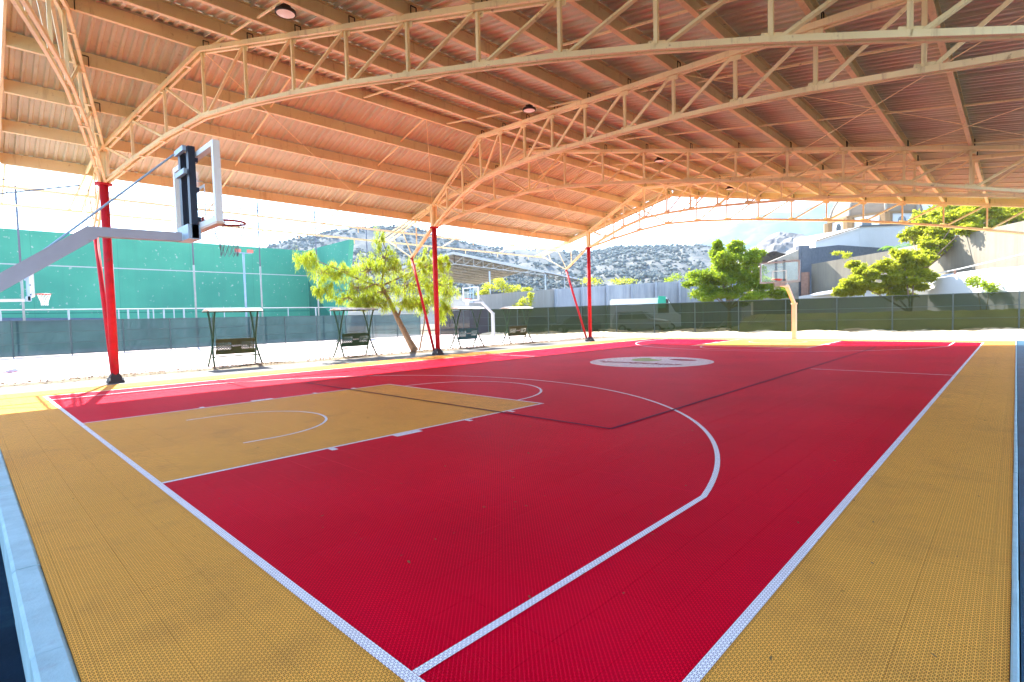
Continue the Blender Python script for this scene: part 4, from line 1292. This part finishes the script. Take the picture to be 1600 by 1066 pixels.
# white house
t = thing("white_house", (77, 5.8, 0), "plain white house with a sloping parapet under the domed church", "house")
q = MB(); q.prism([(73.2, 9.8, -.3), (77.1, 5.85, -.3), (77.1, 5.85, 11.55), (73.2, 9.8, 9.95)], (9, 6, 0)); fixnormals(q.build("side_wing", m_chwhite, t, world=True))
q = MB(); q.prism([(77.12, 5.83, -.3), (89, 1.0, -.3), (89, 1.0, 12.6), (77.12, 5.83, 11.7)], (5, 9, 0)); fixnormals(q.build("main_block", m_chwhite, t, world=True))
q = MB(); q.bar((73.1, 9.72, 10.05), (77.05, 5.75, 11.68), .25, .14); q.build("parapet_coping", m_ochre, t, world=True)
q = MB(); q.bar((77.1, 5.74, 11.78), (89, .92, 12.68), .25, .14); q.build("parapet_coping", m_darkblock, t, world=True)
# domed church
CD = Vector((92.5, 6.75, 0)); RD = 5.8
t = thing("domed_church", tuple(CD), "domed church with an ochre and white drum and dark arched windows", "church")
NF = 8; a0_ = math.radians(21.8)
def oc(k, r_): return (CD.x + r_ * math.cos(a0_ + 2 * math.pi * k / NF), CD.y + r_ * math.sin(a0_ + 2 * math.pi * k / NF))
q = MB()
q.prism([(*oc(k, RD), -.3) for k in range(NF)], (0, 0, 14.75)); q.build("drum", m_chwhite, t, world=True)
for k in range(NF):
    x, y = oc(k, RD)
    MB().lathe([(.75, -.3), (.75, 14.4), (0, 14.4)], 8, (x, y, 0)).build("pilaster", m_ochre, t, world=True)
    xa, ya = oc(k, RD); xb, yb = oc(k + 1, RD)
    mx_, my_ = (xa + xb) / 2, (ya + yb) / 2
    o_ = (Vector((mx_, my_, 0)) - CD).normalized(); sd = Vector((-o_.y, o_.x, 0))
    pl = []
    cz = 13.45; hw_ = .55
    for an in [math.pi * s_ / 10 for s_ in range(11)]:
        pl.append(Vector((mx_, my_, cz + hw_ * math.sin(an))) + sd * hw_ * math.cos(an) + o_ * .02)
    pl.append(Vector((mx_, my_, cz - 1.0)) - sd * hw_ + o_ * .02); pl.append(Vector((mx_, my_, cz - 1.0)) + sd * hw_ + o_ * .02)
    q = MB(); q.prism(pl, o_ * .03); fixnormals(q.build("window", m_winglass, t, world=True))
    q = MB(); q.bar(Vector((xa, ya, 14.55)) + o_ * .12, Vector((xb, yb, 14.55)) + o_ * .12, .35, .3); q.build("cornice", m_ochre, t, world=True)
q = MB()
prof = [(5.7 * math.cos(s_ * math.pi / 2 / 10), 14.65 + 5.0 * math.sin(s_ * math.pi / 2 / 10)) for s_ in range(11)]
i = 0
for r_, z_ in prof:
    for k in range(NF): q.v.append((*oc(k, max(r_, .05)), z_))
for s_ in range(10):
    for k in range(NF):
        q.f.append((s_ * NF + k, s_ * NF + (k + 1) % NF, (s_ + 1) * NF + (k + 1) % NF, (s_ + 1) * NF + k))
q.build("dome", m_dome, t, world=True)
for k in range(NF):
    q = MB(); q.tube([(*oc(k, max(r_, .05) + .03), z_ + .02) for r_, z_ in prof], .16, 6); q.build("rib", m_stone, t, world=True)
q = MB(); q.lathe([(.9, 19.5), (.9, 21.2), (1.1, 21.3), (.6, 21.9), (0, 22.3)], 8, tuple(CD)); q.build("lantern", m_chwhite, t, world=True)

# ------------------------------------------------------------------ parked cars behind the fence
def car(name, loc, rotz, label, m_body, L=4.4, W=1.75, H=1.5, suv=False, van=False):
    t = thing(name, loc, label, "van" if van else "car", "vehicles parked behind the far fence")
    t.rotation_euler = (0, 0, rotz)
    hb = .62 * H if not van else .5 * H
    if van: prof = [(-L / 2, .35), (-L / 2, H * .95), (-L / 2 + .12, H), (L / 2 - 1.2, H), (L / 2 - .45, hb + .15), (L / 2, hb - .1), (L / 2, .35)]
    elif suv: prof = [(-L / 2, .35), (-L / 2, hb), (-L / 2 + .25, H * .97), (-L / 2 + .5, H), (.25, H), (1.0, hb + .05), (L / 2 - .1, hb - .12), (L / 2, .6), (L / 2, .35)]
    else: prof = [(-L / 2, .35), (-L / 2, hb - .02), (-L / 2 + .65, hb), (-L / 2 + 1.25, H * .98), (-.5, H), (.35, H * .98), (1.15, hb), (L / 2 - .1, hb - .14), (L / 2, .58), (L / 2, .35)]
    bm = bmesh.new()
    N = len(prof)
    rows = []
    for y, sc in ((-W / 2, 0), (-W / 2 + .12, 1), (W / 2 - .12, 1), (W / 2, 0)):
        row = []
        for x, z in prof:
            inset = .16 * max(0, (z - hb) / max(.1, H - hb))
            yy = y
            if sc == 0: yy = y - math.copysign(inset, y)
            zz = z - (.05 if sc == 0 and z > .5 else 0)
            row.append(bm.verts.new((x, yy, zz)))
        rows.append(row)
    for a_, b_ in zip(rows, rows[1:]):
        for k in range(N):
            bm.faces.new((a_[k], a_[(k + 1) % N], b_[(k + 1) % N], b_[k]))
    bm.faces.new(rows[0][::-1]); bm.faces.new(rows[-1])
    bmesh.ops.recalc_face_normals(bm, faces=bm.faces)
    me = bpy.data.meshes.new("body"); bm.to_mesh(me); bm.free(); me.materials.append(m_body)
    o = bpy.data.objects.new("body", me); COL.objects.link(o); o.parent = t
    # glass
    gx0 = -L / 2 + (.5 if (suv or van) else 1.0); gx1 = .75 if not van else L / 2 - .8
    for sy in (-1, 1):
        edges = [gx0, (gx0 + gx1) / 2 - .1, gx1] if not van else [L / 2 - 2.0, L / 2 - 1.0]
        for xa, xb in zip(edges, edges[1:]):
            zt = H - .12; zb = hb + .05
            iy = lambda z: sy * (W / 2 - .16 * (z - hb) / (H - hb) + .008)
            top_b = xb - (.45 if xb == gx1 and not van else .05); top_a = xa + (.12 if xa == gx0 else .03)
            q = MB(); q.prism([(xa + .03, iy(zb), zb), (xb - .03, iy(zb), zb), (top_b, iy(zt), zt), (top_a, iy(zt), zt)], (0, -sy * .02, 0))
            fixnormals(q.build("side_window", m_winglass, t))
    if not van:
        xs0, xs1 = (.30, .98) if suv else (.40, 1.12)
        q = MB(); q.prism([(xs1, -W / 2 + .2, hb + .06), (xs1, W / 2 - .2, hb + .06), (xs0, W / 2 - .28, H - .06), (xs0, -W / 2 + .28, H - .06)], (.03, 0, .03)); fixnormals(q.build("windscreen", m_winglass, t))
    else:
        q = MB(); q.prism([(L / 2 - .5, -W / 2 + .18, hb + .25), (L / 2 - .5, W / 2 - .18, hb + .25), (L / 2 - 1.12, W / 2 - .28, H - .1), (L / 2 - 1.12, -W / 2 + .28, H - .1)], (.04, 0, .03)); fixnormals(q.build("windscreen", m_winglass, t))
    for sx in (-L / 2 + .85, L / 2 - .85):
        for sy in (-1, 1):
            q = MB(); q.tube([(sx, sy * (W / 2 - .2), .33), (sx, sy * (W / 2 + .01), .33)], .33, 18); wh = q.build("wheel", m_tyre, t)
            q = MB(); q.tube([(sx, sy * (W / 2), .33), (sx, sy * (W / 2 + .02), .33)], .2, 12); q.build("rim", m_carsilver, wh)
    for sy in (-1, 1):
        q = MB(); q.box((L / 2 - .06, sy * (W / 2 - .3) - .2, hb - .3), (L / 2 + .015, sy * (W / 2 - .3) + .2, hb - .16)); q.build("headlight", m_lamp, t)
    return t
car("parked_car", (36.3, 19.4, -.03), 2.0, "dark saloon car parked left of the far red column behind the fence", m_cardark)
car("parked_car", (38.9, 14.6, -.03), -1.25, "silver-edged grey off-roader parked right of the far red column behind the fence", m_carsilver, 4.6, 1.85, 1.75, suv=True)
car("parked_car", (35.3, 23.4, -.03), 1.9, "black car parked behind the black netting by the last swing bench", m_cardark)
car("parked_van", (42.3, 16.2, -.03), -1.05, "long white van whose roof shows above the fence before the concrete wall", m_carwhite, 6.2, 2.0, 2.95, van=True)
t = thing("green_board", (42.0, 14.2, 2.6), "small green sheet leaning on the white van roof line", "sheet")
q = MB(); q.prism([(41.3, 14.3, 2.0), (41.7, 13.8, 2.0), (41.62, 13.75, 3.0), (41.2, 14.25, 3.05)], (.04, .04, 0)); fixnormals(q.build("sheet", m_greensheet, t, world=True))
# leaning planks seen through the netting
rnd = random.Random(2)
t = thing("plank_heap", (38.6, 7.5, 0), "heap of pale leaning planks behind the green netting", "timber")
for k in range(16):
    x = 37.9 + rnd.uniform(0, 1.3); y = 9.6 - k * .3 + rnd.uniform(-.2, .2)
    MB().bar((x, y, 0), (x + .3, y - rnd.uniform(.3, 1.1), rnd.uniform(.7, 1.3)), .12, .03).build("plank", m_stone, t, world=True)

# ------------------------------------------------------------------ hills
def interp(tab, v):
    if v <= tab[0][0]: return tab[0][1]
    for (a_, za), (b_, zb) in zip(tab, tab[1:]):
        if a_ <= v <= b_:
            s_ = (v - a_) / (b_ - a_); s_ = s_ * s_ * (3 - 2 * s_) * .5 + s_ * .5
            return lerp(za, zb, s_)
    return tab[-1][1]
from mathutils import noise as mnoise
def hill(name, tab, r0_, r1_, rpk, na, nr, m, az0, az1, rough, seed, pw=1.0):
    mb = MB()
    for i in range(na + 1):
        az = lerp(az0, az1, i / na)
        H = interp(tab, az)
        for j in range(nr + 1):
            r_ = lerp(r0_, r1_, j / nr)
            x = CP.x + r_ * math.cos(math.radians(az)); y = CP.y + r_ * math.sin(math.radians(az))
            u_ = (r_ - r0_) / (rpk - r0_)
            prof_ = (min(u_, 1) ** pw) if u_ <= 1 else max(0, 1 - (r_ - rpk) / (r1_ - rpk)) ** .7
            nz = mnoise.fractal(Vector((x, y, seed * 10)) * (rough[1]), 1.0, 2.0, 6) * rough[0] * min(1, max(0, u_) * 2) * (1 if u_ < .95 else .25)
            z = (H - 1.5) * prof_ + nz * (1 - .6 * (u_ > .9)) - .6
            mb.v.append((x, y, z))
    for i in range(na):
        for j in range(nr):
            k = i * (nr + 1) + j
            mb.f.append((k, k + nr + 1, k + nr + 2, k + 1))
    return struct(mb.build(name, m, smooth=True))
hill("stony_hill", [(-40, 10), (0, 14), (12, 25), (18, 40), (23.6, 50.7), (28, 52), (32.6, 53.4), (35.3, 50), (39, 51.5), (43.5, 54.8), (47, 57), (50.4, 62.3), (54.2, 72.7), (57, 72), (59.5, 69.8), (62, 68), (64.5, 63.5), (70, 52), (85, 45), (120, 30)], 150, 520, 400, 360, 46, m_hill, -40, 120, (7, .025), 1)
hill("far_mountain", [(-60, 60), (-20, 150), (-5, 230), (3, 285), (5.5, 280), (12.2, 277), (13.5, 265), (15.1, 251), (16.2, 252), (17.2, 257), (18.5, 251), (20, 239), (22.5, 205), (24.8, 180), (30, 120), (50, 60), (70, 40)], 800, 2000, 1500, 240, 30, m_mtn, -60, 70, (45, .006), 2)
hill_o = bpy.data.objects["stony_hill"]
hv = [v.co.copy() for v in hill_o.data.vertices]
rnd = random.Random(31)
mb = MB()
NRW = 47
for _ in range(11000):
    az_ = rnd.uniform(18, 72); fi = (az_ + 40) / 160 * 360; fj = rnd.uniform(5, 31)
    i_, j_ = int(fi), int(fj); k = i_ * NRW + j_
    a_, b_ = fi - i_, fj - j_
    p = (hv[k] * (1 - a_) + hv[k + NRW] * a_) * (1 - b_) + (hv[k + 1] * (1 - a_) + hv[k + NRW + 1] * a_) * b_
    if mnoise.noise(p * .02) < rnd.uniform(-.6, .4): continue
    r_ = rnd.uniform(.4, 1.2) ** 1.5 * 1.3; h_ = r_ * rnd.uniform(.9, 1.7)
    i = len(mb.v)
    an0 = rnd.uniform(0, 6)
    mb.v.append((p.x, p.y, p.z + h_))
    for q_ in range(5):
        an = an0 + q_ * 1.2566; rr_ = r_ * rnd.uniform(.7, 1.2)
        mb.v.append((p.x + rr_ * math.cos(an), p.y + rr_ * math.sin(an), p.z + h_ * rnd.uniform(.3, .6)))
    mb.v.append((p.x, p.y, p.z - .4))
    for q_ in range(5):
        n2 = (q_ + 1) % 5
        mb.f.append((i, i + 1 + q_, i + 1 + n2)); mb.f.append((i + 6, i + 1 + n2, i + 1 + q_))
tag(mb.build("hillside_scrub", mat("scrub", (.105, .115, .105), .95, .4, .2, spec=0)), kind="stuff")
# pale rock outcrop
q = MB()
nu, nv = 48, 30
for i in range(nu + 1):
    for j in range(nv + 1):
        u_ = i / nu; v_ = j / nv
        x = lerp(108, 134, v_); 
        d_ = Vector((math.cos(math.radians(lerp(22.5, 10.0, u_))), math.sin(math.radians(lerp(22.5, 10.0, u_)))))
        r_ = lerp(112, 140, v_)
        px_, py_ = CP.x + d_.x * r_, CP.y + d_.y * r_
        prof_ = math.sin(math.pi * min(1, max(0, u_ * .98 + .01))) ** .38
        h = 17.4 * prof_ * math.sin(math.pi * min(.96, .25 + v_ * .6)) 
        h += mnoise.fractal(Vector((px_, py_, 4)) * .16, .9, 2.1, 6) * 1.7 * prof_
        q.v.append((px_, py_, h - .5))
for i in range(nu):
    for j in range(nv):
        k = i * (nv + 1) + j
        q.f.append((k, k + 1, k + nv + 2, k + nv + 1))
struct(q.build("rock_outcrop", m_rock))

# ------------------------------------------------------------------ air
hz = MB().box((-3000, -2990, -1.6), (2990, 2980, 420)).build("haze", None)
hm_ = bpy.data.materials.new("haze"); hm_.use_nodes = True
ht = hm_.node_tree; ht.nodes.clear()
pv = ht.nodes.new("ShaderNodeVolumePrincipled"); pv.inputs['Density'].default_value = .00025
pv.inputs['Color'].default_value = (.62, .80, 1.0, 1)
ho = ht.nodes.new("ShaderNodeOutputMaterial"); ht.links.new(pv.outputs[0], ho.inputs['Volume'])
hz.data.materials.append(hm_); hz["kind"] = "stuff"
# ------------------------------------------------------------------ loose dry leaves
rnd = random.Random(9)
mb = MB()
def flake(x, y, z, s):
    an = rnd.uniform(0, 6.3); ca, sa = math.cos(an) * s, math.sin(an) * s
    mb.quad((x - ca, y - sa, z), (x + sa * .35, y - ca * .35, z + rnd.uniform(0, .6) * s), (x + ca, y + sa, z + rnd.uniform(0, .4) * s), (x - sa * .35, y + ca * .35, z + .002))
for _ in range(5200):
    x = rnd.uniform(-4, 29); y = 11.45 + abs(rnd.gauss(0, .35)) + rnd.uniform(-.15, .3)
    if y < 12.6: flake(x, y, .03 + rnd.uniform(0, .03), rnd.uniform(.025, .06))
for _ in range(420):
    flake(rnd.uniform(-.9, 16), rnd.uniform(-8.4, 5), .006, rnd.uniform(.006, .02))
for _ in range(160):
    flake(rnd.uniform(-.9, 6), rnd.uniform(-8.4, 1), .006, rnd.uniform(.004, .012))
for _ in range(700):
    flake(rnd.uniform(30.3, 38), rnd.uniform(-20, 25), .10, rnd.uniform(.03, .08))
tag(mb.build("dry_leaves", m_litter), kind="stuff")
